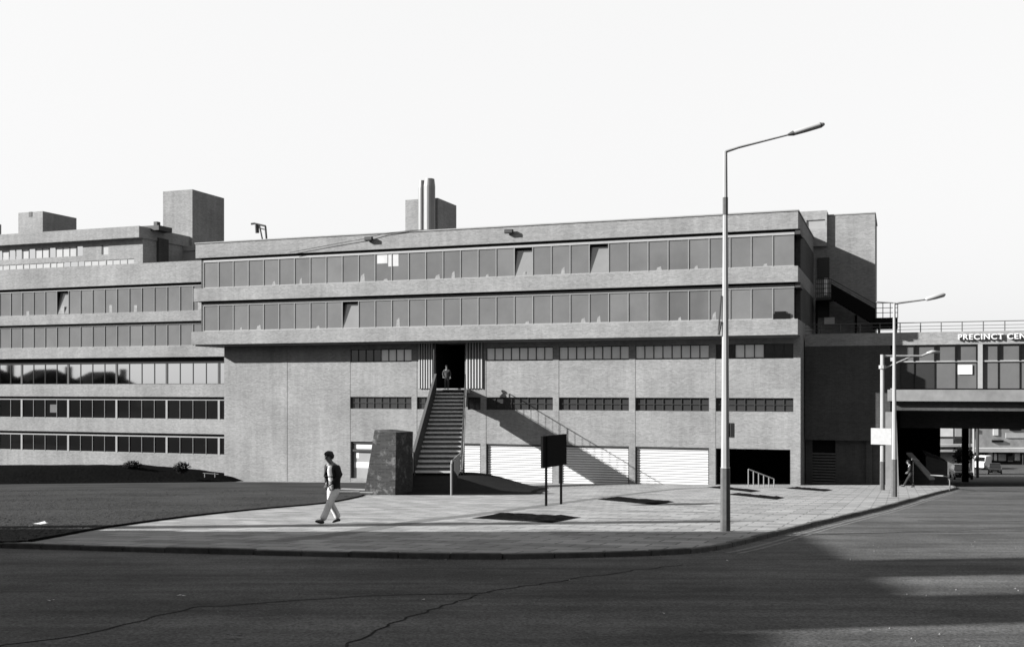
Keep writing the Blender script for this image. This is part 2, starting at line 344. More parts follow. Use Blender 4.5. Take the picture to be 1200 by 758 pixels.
# the worn line beside the kerb
lp = offset_line([p for p in ks if 3.5 < p[0] < 26 and p[1] < 62], -0.38)
b = MB()
for A, B in ((offset_line(lp, .05), offset_line(lp, -.05)), (offset_line(lp, -.17), offset_line(lp, -.25))):
    for i in range(len(lp) - 1): b.quad(*[(p[0], p[1], gz(p[1]) - 0.086) for p in (B[i], B[i + 1], A[i + 1], A[i])])
tag(b.build('road_line', 'line'), kind='structure')
def jag(pts, n, a):
    out = []
    for i in range(len(pts) - 1):
        for k in range(n): t = k / n; out.append((pts[i][0] * (1 - t) + pts[i + 1][0] * t + random.uniform(-a, a), pts[i][1] * (1 - t) + pts[i + 1][1] * t + random.uniform(-a, a)))
    return out + [pts[-1]]
M['tar'] = mat('tar_seam', 0.024, 1.0, 8, 0.4, spec=0.0)
ribbon('road_seam', jag([G(-40, 752), G(90, 733), G(230, 702), G(420, 690), G(560, 686), G(640, 676), G(735, 662), G(800, 655)], 6, .06), .034, 'tar', -.086)
ribbon('road_seam', jag([G(560, 688), G(520, 700), G(470, 716), G(410, 742), G(380, 770)], 6, .05), .03, 'tar', -.085)
ribbon('road_seam', jag([G(905, 624), G(1010, 620), G(1120, 617), G(1260, 611)], 6, .03), .045, 'tar', -.086)
ribbon('road_seam', jag([G(1075, 606), G(1140, 607.5), G(1260, 606)], 4, .05), .12, 'tar', -.086)
# sunk planting beds
beds = [[(553, 607), (587, 601), (681, 606), (647, 612.5)], [(700, 585), (722, 582), (790, 588), (768, 591.5)],
        [(828, 570.6), (842, 569.6), (892, 575), (880, 576.5)], [(850, 579), (863, 577.6), (920, 583), (910, 585.2)], [(920, 572), (932, 570.6), (976, 574), (966, 575.6)]]
for q in beds:
    P = [G(*p) for p in q]; c = [sum(p[i] for p in P) / 4 for i in (0, 1)]; bb = MB()
    n = 14
    for i in range(n):
        for j in range(n):
            def at(s, t):
                x = (P[0][0] * (1 - s) + P[1][0] * s) * (1 - t) + (P[3][0] * (1 - s) + P[2][0] * s) * t; y = (P[0][1] * (1 - s) + P[1][1] * s) * (1 - t) + (P[3][1] * (1 - s) + P[2][1] * s) * t
                e = min(s, t, 1 - s, 1 - t); return (x, y, gz(y) + 0.006 + (0.05 * (0.6 + noise.noise(Vector((x * 3, y * 3, 0)))) if e > .01 else 0))
            bb.quad(at(i / n, j / n), at((i + 1) / n, j / n), at((i + 1) / n, (j + 1) / n), at(i / n, (j + 1) / n))
    tag(bb.build('planting_bed', 'soil'), kind='structure')

bb = MB()
for k in range(900):
    if random.random() < .55: p_ = random.choice(ks[20:90]); x, y = p_[0] + random.gauss(.05, .12), p_[1] - abs(random.gauss(0, .22)) - .03
    else: y = 9 + 14 * random.random(); x = random.uniform(-.5, .5) * y
    s_ = random.uniform(.005, .016); z = gz(y) - .09
    v = [bb.bm.verts.new((x + math.cos(t) * s_ * random.uniform(.7, 1.3), y + math.sin(t) * s_, z)) for t in (0, 1.57, 3.14, 4.71)]; tp = bb.bm.verts.new((x, y, z + s_ * .9))
    for q in range(4): bb.bm.faces.new((v[q], v[(q + 1) % 4], tp))
M['grit'] = mat('grit', 0.11, 0.9); tag(bb.build('road_grit', 'grit', recalc=False), kind='stuff')

# terrace of earth carrying the foot of the steps, their shade put into its colour
bb = MB(); nx, ny = 70, 50; V = []
for j in range(ny + 1):
    row = []
    for i in range(nx + 1):
        x = -8.5 + 14.5 * i / nx; y = 49.6 + 19 * j / ny
        fx = 1 - min(max((x + 2.6) / 5.2, 0), 1); fx = fx * fx * (3 - 2 * fx); xl = -6.35 * y / 56; fl_ = min(max((x - xl + 1.0) / 1.0, 0), 1); fx *= fl_ * fl_ * (3 - 2 * fl_)
        fy = min(max((y - 49.6) / 1.6, 0), 1); fb = 1 - min(max((y - 64.5) / 4, 0), 1)
        plane = gz(y); top = -5.02 + 0.0 * y; h = max(top - plane, 0.02) * fx * fb
        z = plane - 0.025 + h * fy + 0.02 * noise.noise(Vector((x * .7, y * .7, 0)))
        row.append(bb.bm.verts.new((x, y, z)))
    V.append(row)
for j in range(ny):
    for i in range(nx): bb.bm.faces.new((V[j][i], V[j][i + 1], V[j + 1][i + 1], V[j + 1][i]))
tag(bb.build('earth_mound', 'mound', smooth=True), kind='structure')

# bank before the left wing, a cast shadow painted into its colour
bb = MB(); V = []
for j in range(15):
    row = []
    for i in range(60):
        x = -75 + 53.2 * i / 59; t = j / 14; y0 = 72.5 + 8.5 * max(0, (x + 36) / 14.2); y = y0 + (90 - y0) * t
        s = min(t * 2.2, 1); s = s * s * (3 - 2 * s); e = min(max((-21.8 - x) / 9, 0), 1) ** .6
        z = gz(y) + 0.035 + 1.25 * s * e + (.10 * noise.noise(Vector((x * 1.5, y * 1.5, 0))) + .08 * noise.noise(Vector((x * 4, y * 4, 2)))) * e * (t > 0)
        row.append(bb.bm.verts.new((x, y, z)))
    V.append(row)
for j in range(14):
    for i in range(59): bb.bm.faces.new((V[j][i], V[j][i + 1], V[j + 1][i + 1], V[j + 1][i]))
tag(bb.build('shaded_bank', 'bank_shade', smooth=True), kind='structure')

# ------------------------------------------------------------ main building
main = empty('laboratory_building', FR, 'long pale brick block with two overhanging window floors and outside steps', 'building')
# bands (parapet and spandrels), each a ring of brick round the upper floors
DB = 26.0
def band(name, v, w0, w1, m='brick', ul=-47.2):
    box(name, (ul, v, w0), (0.0, DB, w1), m, main)
band('parapet', 0.12, 10.5, 11.66)
box('coping', (-47.25, 0.06, 11.66), (0.05, DB, 11.74), 'coping', main)
band('spandrel', 0.0, 7.0, 8.04, ul=-47.3)
band('spandrel', -0.1, 3.52, 4.56, ul=-47.45)
box('floor_slab', (-46.6, 0.5, 10.34), (-0.2, DB - .5, 10.5), 'gap', main)
box('floor_slab', (-46.6, 0.5, 6.84), (-0.2, DB - .5, 7.0), 'gap', main)
box('soffit', (-47.2, 0.1, 3.40), (-0.1, 5.0, 3.52), 'concrete', main)
MB().box((-46.6, 0.9, 4.5), (-0.5, DB - 1, 10.4)).build('inner_core', 'interior', main)
# window rows: 33 panes on a 1.41 m module
NW, MOD, U0 = 33, 1.4045, -46.6
open_top = {U(612, .4), U(700, .4)}; open_mid = {U(404, .4)}
sill_items = []
for row, (w0, w1) in enumerate(((8.04, 10.34), (4.56, 6.84))):
    head = MB().box((U0, 0.34, w1 - 0.19), (-0.25, 0.5, w1)).box((U0, 0.34, w0), (-0.25, 0.5, w0 + .06)); head.build('window_head', 'frame_pale', main)
    for k in range(NW):
        a = U0 + k * MOD; c = a + MOD; mid = (a + c) / 2
        f = MB().box((a - .025, 0.36, w0 + .06), (a + .03, 0.46, w1 - .19)).box((a + .03, 0.39, w0 + .06), (c - .025, 0.43, w0 + .10)).box((a + .03, 0.39, w1 - .23), (c - .025, 0.43, w1 - .19))
        wf = f.build('window', 'frame', main)
        is_open = any(abs(mid - o) < MOD / 2 for o in (open_top if row == 0 else open_mid))
        g = MB()
        if is_open: g.hexa([(a + .05, .40, w0 + .1), (c - .04, .40, w0 + .1), (c - .04, .43, w0 + .1), (a + .05, .43, w0 + .1), (a + .05, .72, w1 - .34), (c - .04, .72, w1 - .34), (c - .04, .75, w1 - .34), (a + .05, .75, w1 - .34)])
        else: g.box((a + .03, .405, w0 + .10), (c - .025, .415, w1 - .23))
        r_ = random.random()
        g.build('pane', 'glass_open' if is_open else ('glass' if r_ < .4 else 'glass_b' if r_ < .62 else 'glass_c' if r_ < .82 else 'glass_d' if r_ < .92 else 'glass_e'), wf)
        if random.random() < .42:      # pale things standing on the sills show through
            sill_items.append((a + random.uniform(.3, 1.0), w0 + .1, random.uniform(.10, .22), random.uniform(.15, .7)))
M['sillthing'] = mat('sill_papers', 0.16, 0.8, 5, 0.3)
for (x, z, wd, h) in sill_items: MB().hexa([(x - wd, .396, z), (x + wd, .396, z), (x + wd, .403, z), (x - wd, .403, z), (x - wd * .6, .396, z + h * .7), (x + wd * .7, .396, z + h), (x + wd * .7, .403, z + h), (x - wd * .6, .403, z + h * .7)]).build('papers', 'sillthing', main)
MB().box((U(455, .4), .396, 9.2), (U(467, .4), .403, 10.1)).box((U(442, .4), .396, 9.45), (U(454, .4), .403, 10.1)).build('blind', 'blind', main)
# dark equipment behind the last pane of the lower row
MB().box((U(906, .4), .30, 4.57), (U(926, .4), .39, 4.95)).box((U(908, .4), .32, 4.95), (U(921, .4), .39, 5.1)).build('cable_tray', 'black', main)
# right-hand end: brick gable behind recessed corner glazing
def side(w0, w1):
    MB().box((-0.36, 0.5, w0), (-0.32, 2.2, w1)).build('window', 'glass_dark', main)
side(8.04, 10.34); side(4.56, 6.84)
box('end_wall', (-0.34, 2.2, 3.5), (-0.012, DB - .1, 10.5), 'brick_side_darkened', main)
box('end_wall', (-47.0, 0.6, 3.5), (-46.62, DB - .1, 10.5), 'brick_side_darkened', main)
box('cornice_bracket', (-0.2, .25, 10.15), (0.14, 2.6, 10.48), 'dark', main); box('cornice_bracket', (-0.2, .25, 6.65), (0.14, 2.6, 6.98), 'dark', main)
# lower wall with openings
VL = 1.6; BAY = 5.65; PC = [-0.19 - BAY * k for k in range(9)]
PC[6] = -34.15; PC[7] = -39.8; PC[8] = -45.4
hA = []; hB = []; shut = []
def bay(k): return PC[k + 1] + .24, PC[k] - .24
for k in (0, 1, 2, 3, 5):
    a, c = bay(k); hA.append((a, c if k else -.42, 2.02, 3.02))
for k in (0, 1, 2, 3, 5):
    a, c = bay(k); hB.append((a, c if k else -.42, -1.58, -0.65))
hB.append((PC[5] + .24, U(506, VL), -1.58, -0.65)); hB.append((U(548, VL), PC[4] - .24, -1.58, -.65))
for k in (1, 2, 3, 4): a, c = bay(k); shut.append((a, c, -7.6, -4.1))
gar = (bay(0)[0], bay(0)[1] - .2, -7.6, -4.12)
porch = (U(509, VL), U(545, VL), 0.0, 3.5)
shop = (U(411, VL), U(438, VL) + .6, W(411, 560, VL), W(411, 517, VL))
b = MB(); holed_wall(b, PC[8] - .1, 0.03, -9.0, 3.5, VL, 0.28, hA + hB + shut + [gar, porch, shop])
b.box((-0.25, VL + .003, -9.0), (0.03, VL + 24, 3.5)); b.box((PC[8] - .1, VL + .003, -9), (PC[8] + .2, VL + 24, 3.5))
wall = b.build('wall', 'brick_low', main)
# flat brick piers standing 7 cm proud
for k, pc in enumerate(PC[:8]):
    b = MB(); x0, x1 = (pc - .24, 0.034) if k == 0 else (pc - .21, pc + .21)
    segs = [(-9.0, 3.5)] if k not in (5, 4) else [(-9.0, 3.5)]
    for s0, s1 in segs: b.box((x0, VL - .018, s0), (x1, VL - .002, s1))
    b.build('pier', 'brick_low', main)
for (a, c, d, e) in hA:
    n = 8; st = (c - a) / n; b = MB()
    b.box((a, VL + .06, d), (c, VL + .14, d + .09)).box((a, VL + .06, e - .06), (c, VL + .14, e))
    for i in range(n + 1): b.box((a + i * st - .03, VL + .05, d + .09), (a + i * st + .03, VL + .15, e - .06))
    wf = b.build('window', 'frame_dark', main)
    k = round((-c) / BAY)
    for i in range(n):
        pale = (k in (1, 2, 3)) or (k == 0 and 2 <= i <= 4) or (k == 5 and i >= 4)
        MB().box((a + i * st + .03, VL + .10, d + .09), (a + (i + 1) * st - .03, VL + .11, e - .06)).build('pane', 'glass_pale' if pale else 'glass_mid', wf)
for (a, c, d, e) in hB:
    n = max(2, round((c - a) / .645)); st = (c - a) / n; b = MB()
    b.box((a, VL + .10, e - .05), (c, VL + .16, e)).box((a, VL + .10, (d + e) / 2 - .01), (c, VL + .15, (d + e) / 2 + .02)).box((a, VL + .1, d), (c, VL + .16, d + .04))
    for i in range(n + 1): b.box((a + i * st - .018, VL + .10, d + .04), (a + i * st + .018, VL + .15, e - .05))
    wf = b.build('window', 'frame_dark', main)
    MB().box((a, VL + .17, d), (c, VL + .18, e)).build('pane', 'glass_mid', wf)
# roller shutters: horizontal laths, each bowed
for (a, c, d, e) in shut:
    b = MB(); n = 19; hh = (e - d - .1) / n
    for i in range(n):
        z = e - .1 - (i + 1) * hh
        p = [(.20, 0), (.165, .25), (.155, .5), (.165, .78), (.20, 1.0)]
        for (y0, t0), (y1, t1) in zip(p, p[1:]): b.quad((a, VL + y0, z + t0 * hh * .80), (c, VL + y0, z + t0 * hh * .80), (c, VL + y1, z + t1 * hh * .80), (a, VL + y1, z + t1 * hh * .80))
    s = b.build('shutter', 'white', main, recalc=False)
    MB().box((a, VL + .19, d), (c, VL + .22, e)).build('shutter_backing', 'white_groove', s)
    MB().box((a, VL + .05, e - .10), (c, VL + .26, e)).box((a, VL + .08, d), (a + .07, VL + .25, e - .1)).box((c - .07, VL + .08, d), (c, VL + .25, e - .1)).build('shutter_guide', 'frame_dark', s)
# garage and porch interiors
def room(name, a, c, d, e, v0, dep, m='interior'):
    b = MB(); b.quad((a, v0 + dep, d), (c, v0 + dep, d), (c, v0 + dep, e), (a, v0 + dep, e)); b.quad((a, v0, d), (a, v0 + dep, d), (a, v0 + dep, e), (a, v0, e))
    b.quad((c, v0, d), (c, v0, e), (c, v0 + dep, e), (c, v0 + dep, d)); b.quad((a, v0, e), (a, v0 + dep, e), (c, v0 + dep, e), (c, v0, e)); b.quad((a, v0, d), (c, v0, d), (c, v0 + dep, d), (a, v0 + dep, d))
    b.build(name, m, main, recalc=False)
room('loading_bay', *gar, VL + .28, 9); room('porch', *porch, VL + .28, 7)
for (a, c) in ((U(490.5, VL), U(508, VL)), (U(546, VL), U(566.5, VL))):
    b = MB(); n = 6; st = (c - a) / n
    for i in range(n): b.box((a + i * st + st * .3, VL - .14, 0.0), (a + i * st + st * .72, VL - .02, 3.4))
    s = b.build('slat_screen', 'slat', main)
    box('screen_backing', (a, VL - .018, 0.0), (c, VL - .004, 3.4), 'black', s)
# shop window: frame, transom, posters
a, c, d, e = shop; v = VL + .1
MB().box((a, v, d), (a + .14, v + .12, e)).box((c - .1, v, d), (c, v + .12, e)).box((a, v, e - .14), (c, v + .12, e)).box((a, v - .02, e - .78), (c, v + .12, e - .62)).build('shopfront', 'frame_dark', main)
sf = box('pane', (a, v + .13, d), (c, v + .14, e), 'glass_pale_lit', main)
MB().box((a + .22, v + .118, e - .56), (c - .6, v + .127, e - .2)).box((a + .35, v + .118, e - 1.3), (a + .62, v + .127, e - .82)).box((a + .2, v + .118, e - 2.05), (c - .3, v + .127, e - 1.6)).build('poster', 'paper', main)
# things on the roof
fl = MB()
for px in (433, 597):
    u = U(px, 0); w = W(px, 280 if px < 500 else 271.5, 0)
    MB().box((u - .32, -.28, w - .14), (u + .32, .0, w + .14)).box((u - .06, -.1, w - .1), (u + .06, .12, w + .05)).build('floodlight', 'dark', main, bevel=.03)
MB().tube([(U(340), -.02, W(340, 296)), (U(385), -.03, W(385, 287.5)), (U(427), -.05, W(427, 280)), (U(450), -.03, W(450, 274)), (U(482), .0, W(482, 270)), (U(500), .1, 11.75)], .022, 5).build('cable', 'dark', main)
dvv = 3.0; gp = lambda px, py: (U(px, dvv), dvv, W(px, py, dvv))
gd = MB(); gd.tube([gp(294.5, 262.5), gp(298, 262), gp(311, 265)], .09, 6).tube([gp(311, 265), gp(312.5, 283)], .08, 6).tube([gp(304, 264), gp(308, 283)], .06, 6).tube([gp(301, 263), gp(301.5, 273)], .16, 6).tube([gp(300, 266), gp(310, 269)], .05, 5)
gd.build('roof_davit', 'dark', main)
# boiler stack
cv = 22.0; cu0, cu1 = U(475, cv), U(513, cv); ct = W(513, 232, cv)
box('chimney', (cu0, cv, 11.5), (cu1, cv + 4.6, ct), 'brick_side_darkened' if False else 'brick', main)
for px, r_, py in ((494.5, .36, 212), (503.2, .56, 210)):
    uu = U(px, cv - .7); t = W(px, py, cv - .7)
    MB().tube([(uu, cv - .7, 11.5), (uu, cv - .7, t - .7), (uu, cv - .7, t)], [r_, r_, r_ * .86], 20, ).build('flue', 'flue', main, smooth=False)
# penthouse by the stair tower
pv = 13.55; pu0, pu1 = U(930, pv), U(969, pv)
b = MB(); holed_wall(b, pu0, pu1, 11.0, W(960, 247, pv), pv, .3, [(U(945, pv), U(967, pv), W(960, 268, pv), W(960, 257.5, pv))])
b.box((pu0, pv + .3, 11.0), (pu1, pv + 3.2, W(960, 247, pv)))
b.build('penthouse', 'brick', main)
box('pane', (U(945, pv), pv + .1, W(960, 268, pv)), (U(967, pv), pv + .12, W(960, 257.5, pv)), 'glass_pale_lit', main)

# ------------------------------------------------------------ external steps
st_ = empty('outdoor_staircase', Matrix.Translation((-5.0, 70, -5.0)), 'long straight open flight of concrete steps up to the first floor doorway', 'staircase')
o0 = Vector((-5.0, 70, -5.0))
def PX(px, py, Z): return Vector(((px - 600) / F * Z, Z, (455 - py) / F * Z))
TL, TR = PX(511.5, 456, 78.0), PX(544.5, 456, 78.0); BL, BR = PX(486, 552, 62.0), PX(539.5, 552, 62.0)
NS = 19
def SP(side_, t, dz=0, dx=0):
    a, b_ = (TL, BL) if side_ == 0 else (TR, BR); p = a.lerp(b_, t); return Vector((p.x + dx, p.y, p.z + dz)) - o0
steps = MB(); nose = MB()
dzs = (TL.z - BL.z) / NS
for i in range(NS):
    t0, t1 = i / NS, (i + 1) / NS
    z = TL.z - dzs * i - o0.z - dzs * 0
    a, b_, c, d = SP(0, t0), SP(1, t0), SP(1, t1), SP(0, t1)
    # tread slab with open riser below, pale nosing strip on the edge
    top = z - dzs
    steps.hexa([(d.x, d.y - .06, top - .10), (c.x, c.y - .06, top - .10), (b_.x, b_.y + .1, top - .10), (a.x, a.y + .1, top - .10), (d.x, d.y - .06, top), (c.x, c.y - .06, top), (b_.x, b_.y + .1, top), (a.x, a.y + .1, top)])
    steps.hexa([(a.x, a.y + .1, top - .1), (b_.x, b_.y + .1, top - .1), (b_.x, b_.y + .14, top - .1), (a.x, a.y + .14, top - .1), (a.x, a.y + .1, top + dzs - .1), (b_.x, b_.y + .1, top + dzs - .1), (b_.x, b_.y + .14, top + dzs - .1), (a.x, a.y + .14, top + dzs - .1)])
    nose.box((d.x + .05, d.y - .085, top - .085), (c.x - .05, d.y - .0605, top + .004))
steps.build('steps', 'step', st_); nose.build('nosing', 'nosing', st_)
# landing at the top reaching the doorway
box('landing', (TL.x - o0.x - .2, TL.y - o0.y + .1, -.28 + TL.z - o0.z), (TR.x - o0.x + .35, TL.y - o0.y + 2.6, TL.z - o0.z - .02), 'step', st_)
def strip_wall(name, s, lo, hi, th, m, out):
    a, b_ = SP(s, 0), SP(s, 1); d = -1 if out == 'L' else 1
    x = [a.x, a.x + d * th, b_.x + d * th, b_.x]
    MB().hexa([(x[0], a.y, a.z + lo), (x[1], a.y, a.z + lo), (x[2], b_.y, b_.z + lo), (x[3], b_.y, b_.z + lo), (x[0], a.y, a.z + hi), (x[1], a.y, a.z + hi), (x[2], b_.y, b_.z + hi), (x[3], b_.y, b_.z + hi)]).build(name, m, st_)
strip_wall('parapet', 0, -.62, 1.08, .13, 'brick_darkened', 'L')
strip_wall('coping', 0, 1.08, 1.13, .17, 'end_stone', 'L')
strip_wall('stringer', 1, -.62, .10, .14, 'concrete', 'R')
rail = MB(); a, b_ = SP(1, 0), SP(1, 1)
ext = PX(529, 581, 50.4) - o0
for i in range(58):
    t = i / 57; p = a.lerp(b_, t); big = (i % 8 == 0); rail.tube([(p.x + .07, p.y, p.z + .05), (p.x + .07, p.y, p.z + 1.08)], .035 if big else .013, 5)
rail.tube([(a.x + .07, a.y, a.z + 1.08), (b_.x + .07, b_.y, b_.z + 1.08)], .035, 6).tube([(a.x + .07, a.y, a.z + .2), (b_.x + .07, b_.y, b_.z + .2)], .02, 6)
rail.build('railing', 'dark', st_)
h2 = MB(); h2.tube([(b_.x + .07, b_.y, b_.z + 1.08), (ext.x, ext.y + .4, ext.z + 1.62), (ext.x, ext.y, ext.z + 1.48)], .05, 8).tube([(ext.x, ext.y, ext.z + 1.5), (ext.x, ext.y, ext.z - .1)], .05, 8)
h2.build('handrail', 'steelpost', st_)
h3 = MB()
for i in range(1, 22):
    t = i / 22; p = Vector(b_).lerp(ext, t); h3.tube([(p.x, p.y, p.z + .1), (p.x, p.y, p.z + 1.15 + .35 * t)], .012, 4)
h3.build('balusters', 'dark', st_)
MB().tube([SP(0, 1, 1.08, -.1), SP(0, 1, -.1, -.1)], .045, 8).build('newel_post', 'steelpost', st_)
q_ = PX(508.7, 402, 79.6) - o0; q2 = PX(508.7, 455, 79.6) - o0; MB().tube([q_, q2], .06, 8).build('newel_post', 'dark', st_)

for sd_, o_ in ((0, -.16), (1, .02)):  # walls under the flight, added to throw shade on the mound
    a, b_ = SP(sd_, .62), SP(sd_, 1); MB().hexa([(a.x + o_, a.y, -2.2), (a.x + o_ + .14, a.y, -2.2), (b_.x + o_ + .14, b_.y, -1.6), (b_.x + o_, b_.y, -1.6), (a.x + o_, a.y, a.z - .6), (a.x + o_ + .14, a.y, a.z - .6), (b_.x + o_ + .14, b_.y, b_.z - .1), (b_.x + o_, b_.y, b_.z - .1)]).build('shade_base_wall', 'brick_darkened', st_)
a = PX(484, 549, 61.9) - o0; b_ = PX(483.2, 556, 52.6) - o0  # low wall added to keep the sun off the mound
MB().hexa([(a.x - .2, a.y, -1.9), (a.x, a.y, -1.9), (b_.x, b_.y, -1.5), (b_.x - .2, b_.y, -1.5), (a.x - .2, a.y, a.z + .5), (a.x, a.y, a.z + .5), (b_.x, b_.y, b_.z + 1.1), (b_.x - .2, b_.y, b_.z + 1.1)]).build('shade_side_wall', 'brick_darkened', st_)

# brick block beside the steps
_zk = 50.5 * (1 + 2.9e-4 * (463.3 - 600)); ZF = lambda px: _zk / (1 + 2.9e-4 * (px - 600))
P0 = PX(425.5, 578.5, ZF(425.5)); P1 = PX(463.3, 580.3, 50.5); T0 = PX(438.6, 503.6, ZF(438.6)); T1 = PX(464.6, 506.5, 50.5)
back = Vector((SI, CO, 0)) * 1.85; P2, P3 = P1 + back, P0 + back; T2, T3 = T1 + back + Vector((0, 0, -.03)), T0 + back + Vector((0, 0, -.03))
o = Vector((P0.x, P0.y, P0.z)); b = MB(); b.hexa([p - o - (Vector((0, 0, .25)) if i < 4 else Vector()) for i, p in enumerate((P0, P1, P2, P3, T0, T1, T2, T3))])
bs = b.build('brick_block', 'stained', bevel=.02, M4=Matrix.Translation(o)); tag(bs, 'dark stained brick block with one leaning edge beside the foot of the steps', 'wall')
# timber by the block
for i, (px, py, L, rz, m) in enumerate(((412, 580, 2.0, .08, 'timber'), (418, 577.5, 1.6, -.12, 'timber'), (404, 582.5, 1.3, .25, 'step'))):
    x, y = G(px, py); o = MB().box((-L / 2, -.11, 0), (L / 2, .11, .06)).build('plank', m, bevel=.006, M4=Matrix.Translation((x, y, gz(y) + .10 + .05 * i)) @ Matrix.Rotation(rz, 4, 'Z') @ Matrix.Rotation(.02, 4, 'Y'))
    tag(o, ['long pale plank lying on the grass against the brick block', 'shorter plank on top, angled away from the steps', 'grey board lying nearest the walking man'][i], 'plank', 'planks left by the brick block')

# ------------------------------------------------------------ left wing
VW = 7.0; UR, ULW = -47.8, -100.0
wing = empty('office_wing', FR, 'long lower office wing of banded brick and ribbon windows left of the main block', 'building')
bands = [(9.40, 11.30, 0.0), (5.98, 6.88, .0), (2.80, 3.80, .0), (-.75, .38, 0.0), (-4.02, -2.76, .0), (-9.5, -5.85, .0)]
rows = [(6.88, 9.22), (3.80, 5.84), (.38, 2.22), (-2.76, -.92), (-5.85, -4.2)]
for i, (w0, w1, dv) in enumerate(bands): box('spandrel' if i else 'parapet', (ULW, VW + dv, w0), (UR if i else UR, VW + 12, w1), 'brick', wing)
MB().box((ULW + .1, VW + 1.0, -9), (UR - .1, VW + 11.5, 10.9)).build('inner_core', 'interior', wing)
for i, (w0, w1) in enumerate(((9.22, 9.40), (5.84, 5.98), (2.22, 2.80), (-.92, -.75), (-4.2, -4.02))):
    box('floor_slab', (ULW + .1, VW + .45, w0), (UR - .1, VW + 11, w1), 'gap', wing)
MB().box((ULW + .1, VW + .28, 9.10), (UR, VW + .44, 9.22)).box((ULW + .1, VW + .28, 5.72), (UR, VW + .44, 5.84)).box((ULW + .1, VW + .28, -1.06), (UR, VW + .44, -.92)).box((ULW + .1, VW + .28, -4.36), (UR, VW + .44, -4.2)).build('window_head', 'frame_pale', wing)
MW = 1.385
open_w = U(67, VW + .3)
for ri, (w0, w1) in enumerate(rows):
    n = 22
    for k in range(n):
        c = -48.6 - k * MW; a = c - MW; mid = (a + c) / 2
        top = w1 - (.12 if ri != 2 else 0)
        wide = ri >= 2 and (k % 4 == 1); fw = .17 if wide else .035
        fm = MB().box((c - fw, VW + .28, w0), (c + (.035 if wide else .0), VW + .42, top)).box((a, VW + .31, w0), (c - fw, VW + .37, w0 + .05))
        wf = fm.build('window', 'frame' if not (ri == 2) else 'frame_dark', wing)
        if ri <= 1:
            r_ = random.random(); gm = 'glass' if r_ < .5 else 'glass_b' if r_ < .8 else 'glass_c'
            if ri == 0 and abs(mid - open_w) < MW / 2:
                MB().hexa([(a + .04, VW + .33, w0 + .08), (c - .05, VW + .33, w0 + .08), (c - .05, VW + .36, w0 + .08), (a + .04, VW + .36, w0 + .08), (a + .04, VW + .7, top - .1), (c - .05, VW + .7, top - .1), (c - .05, VW + .73, top - .1), (a + .04, VW + .73, top - .1)]).build('pane', 'glass_open', wf)
                continue
            MB().box((a, VW + .34, w0 + .05), (c - fw, VW + .35, top)).build('pane', gm, wf)
        elif ri == 2:
            MB().box((a, VW + .34, w0 + .05), (c - fw, VW + .35, top)).build('pane', 'glass_mirror', wf)
        else:
            MB().box((a, VW + .34, w0 + .05), (c - fw, VW + .35, top)).build('pane', 'glass_dark', wf)
            if ri == 3 and k == 14: MB().box((a + .55, VW + .32, w0 + .5), (c - .08, VW + .335, w0 + 1.25)).build('notice', 'glass_b', wf)
b = MB()
for k in (2, 7, 9, 13, 16, 20):
    x = -48.6 - k * MW; MB().box((x - .9, VW + .325, 6.95), (x - .55, VW + .333, 6.95 + random.uniform(.3, .9))).build('papers', 'sillthing', wing)
# set-back top storey
v1 = 10.0; eu = U(160, v1); sl0, sl1 = W(160, 277.5, v1), W(160, 264, v1)
box('roof', (ULW, v1 + .35, sl0), (eu, v1 + 8, sl1), 'brick', wing)
b = MB(); hs = []; w_a, w_b = W(150, 297, v1 + 1), W(150, 285.5, v1 + 1); w_c, w_d = W(150, 313, v1 + 1), W(150, 303.5, v1 + 1)
hs = [(-86, U(97, v1 + 1), w_a, w_b), (U(119, v1 + 1), U(127, v1 + 1), w_a, w_b), (-86, U(157, v1 + 1), w_c, w_d)]
holed_wall(b, ULW, eu - .1, 11.2, sl0, v1 + 1, .2, hs); b.box((eu - .5, v1 + 1.003, 11.2), (eu - .1, v1 + 7.5, sl0))
b.build('wall', 'brick', wing)
for a, c, d, e in hs:
    n = max(1, round((c - a) / 0.85)); s_ = (c - a) / n
    for i in range(n):
        if a + i * s_ < -86: continue
        f_ = MB().box((a + i * s_, v1 + 1.02, d), (a + i * s_ + (.12 if i % 4 == 0 else .05), v1 + 1.1, e)).build('window', 'frame_dark' if i % 4 == 0 and e > 13 else 'frame', wing)
        MB().box((a + i * s_ + .12, v1 + 1.06, d), (a + (i + 1) * s_, v1 + 1.07, e)).build('pane', 'glass_pale_lit' if random.random() < .72 else 'glass_mirror', f_)
# linking roof walls, tank rooms
v2 = 17.0
b = MB(); holed_wall(b, U(150, v2), U(236, v2) + 2, 10.8, W(200, 289, v2), v2, .25, [(U(211, v2), U(229, v2), W(220, 304, v2), W(220, 294, v2))]); b.box((U(150, v2), v2 + .26, 10.8), (U(236, v2) + 2, v2 + 5, W(200, 289, v2)))
b.build('roof_wall', 'brick', wing)
box('pane', (U(211, v2), v2 + .1, W(220, 304, v2)), (U(229, v2), v2 + .12, W(220, 294, v2)), 'glass_pale_lit', wing)
MB().box((U(162, 12), 12, sl1 - .2), (U(186, 12), 14, sl1 + .25)).box((U(176, 12), 12.5, sl1 + .25), (U(180, 12), 13, sl1 + .7)).build('roof_plant', 'dark', wing)
box('stair_head', (U(166, 13), 13, 11.2), (U(186, 13), 14.5, sl0 + .3), 'brick_darkened', wing)
box('water_tower', (U(191, 18), 18, 11), (U(225.4, 18), 23.4, W(225, 222, 18)), 'brick', wing)
box('tank_room', (U(21.5, 18), 18, 14), (U(50, 18), 23, W(50, 247.5, 18)), 'brick', wing)
MB().box((U(34, 18), 17.96, W(34, 254, 18)), (U(37.5, 18), 17.995, W(34, 248.5, 18))).build('vent', 'dark', wing)
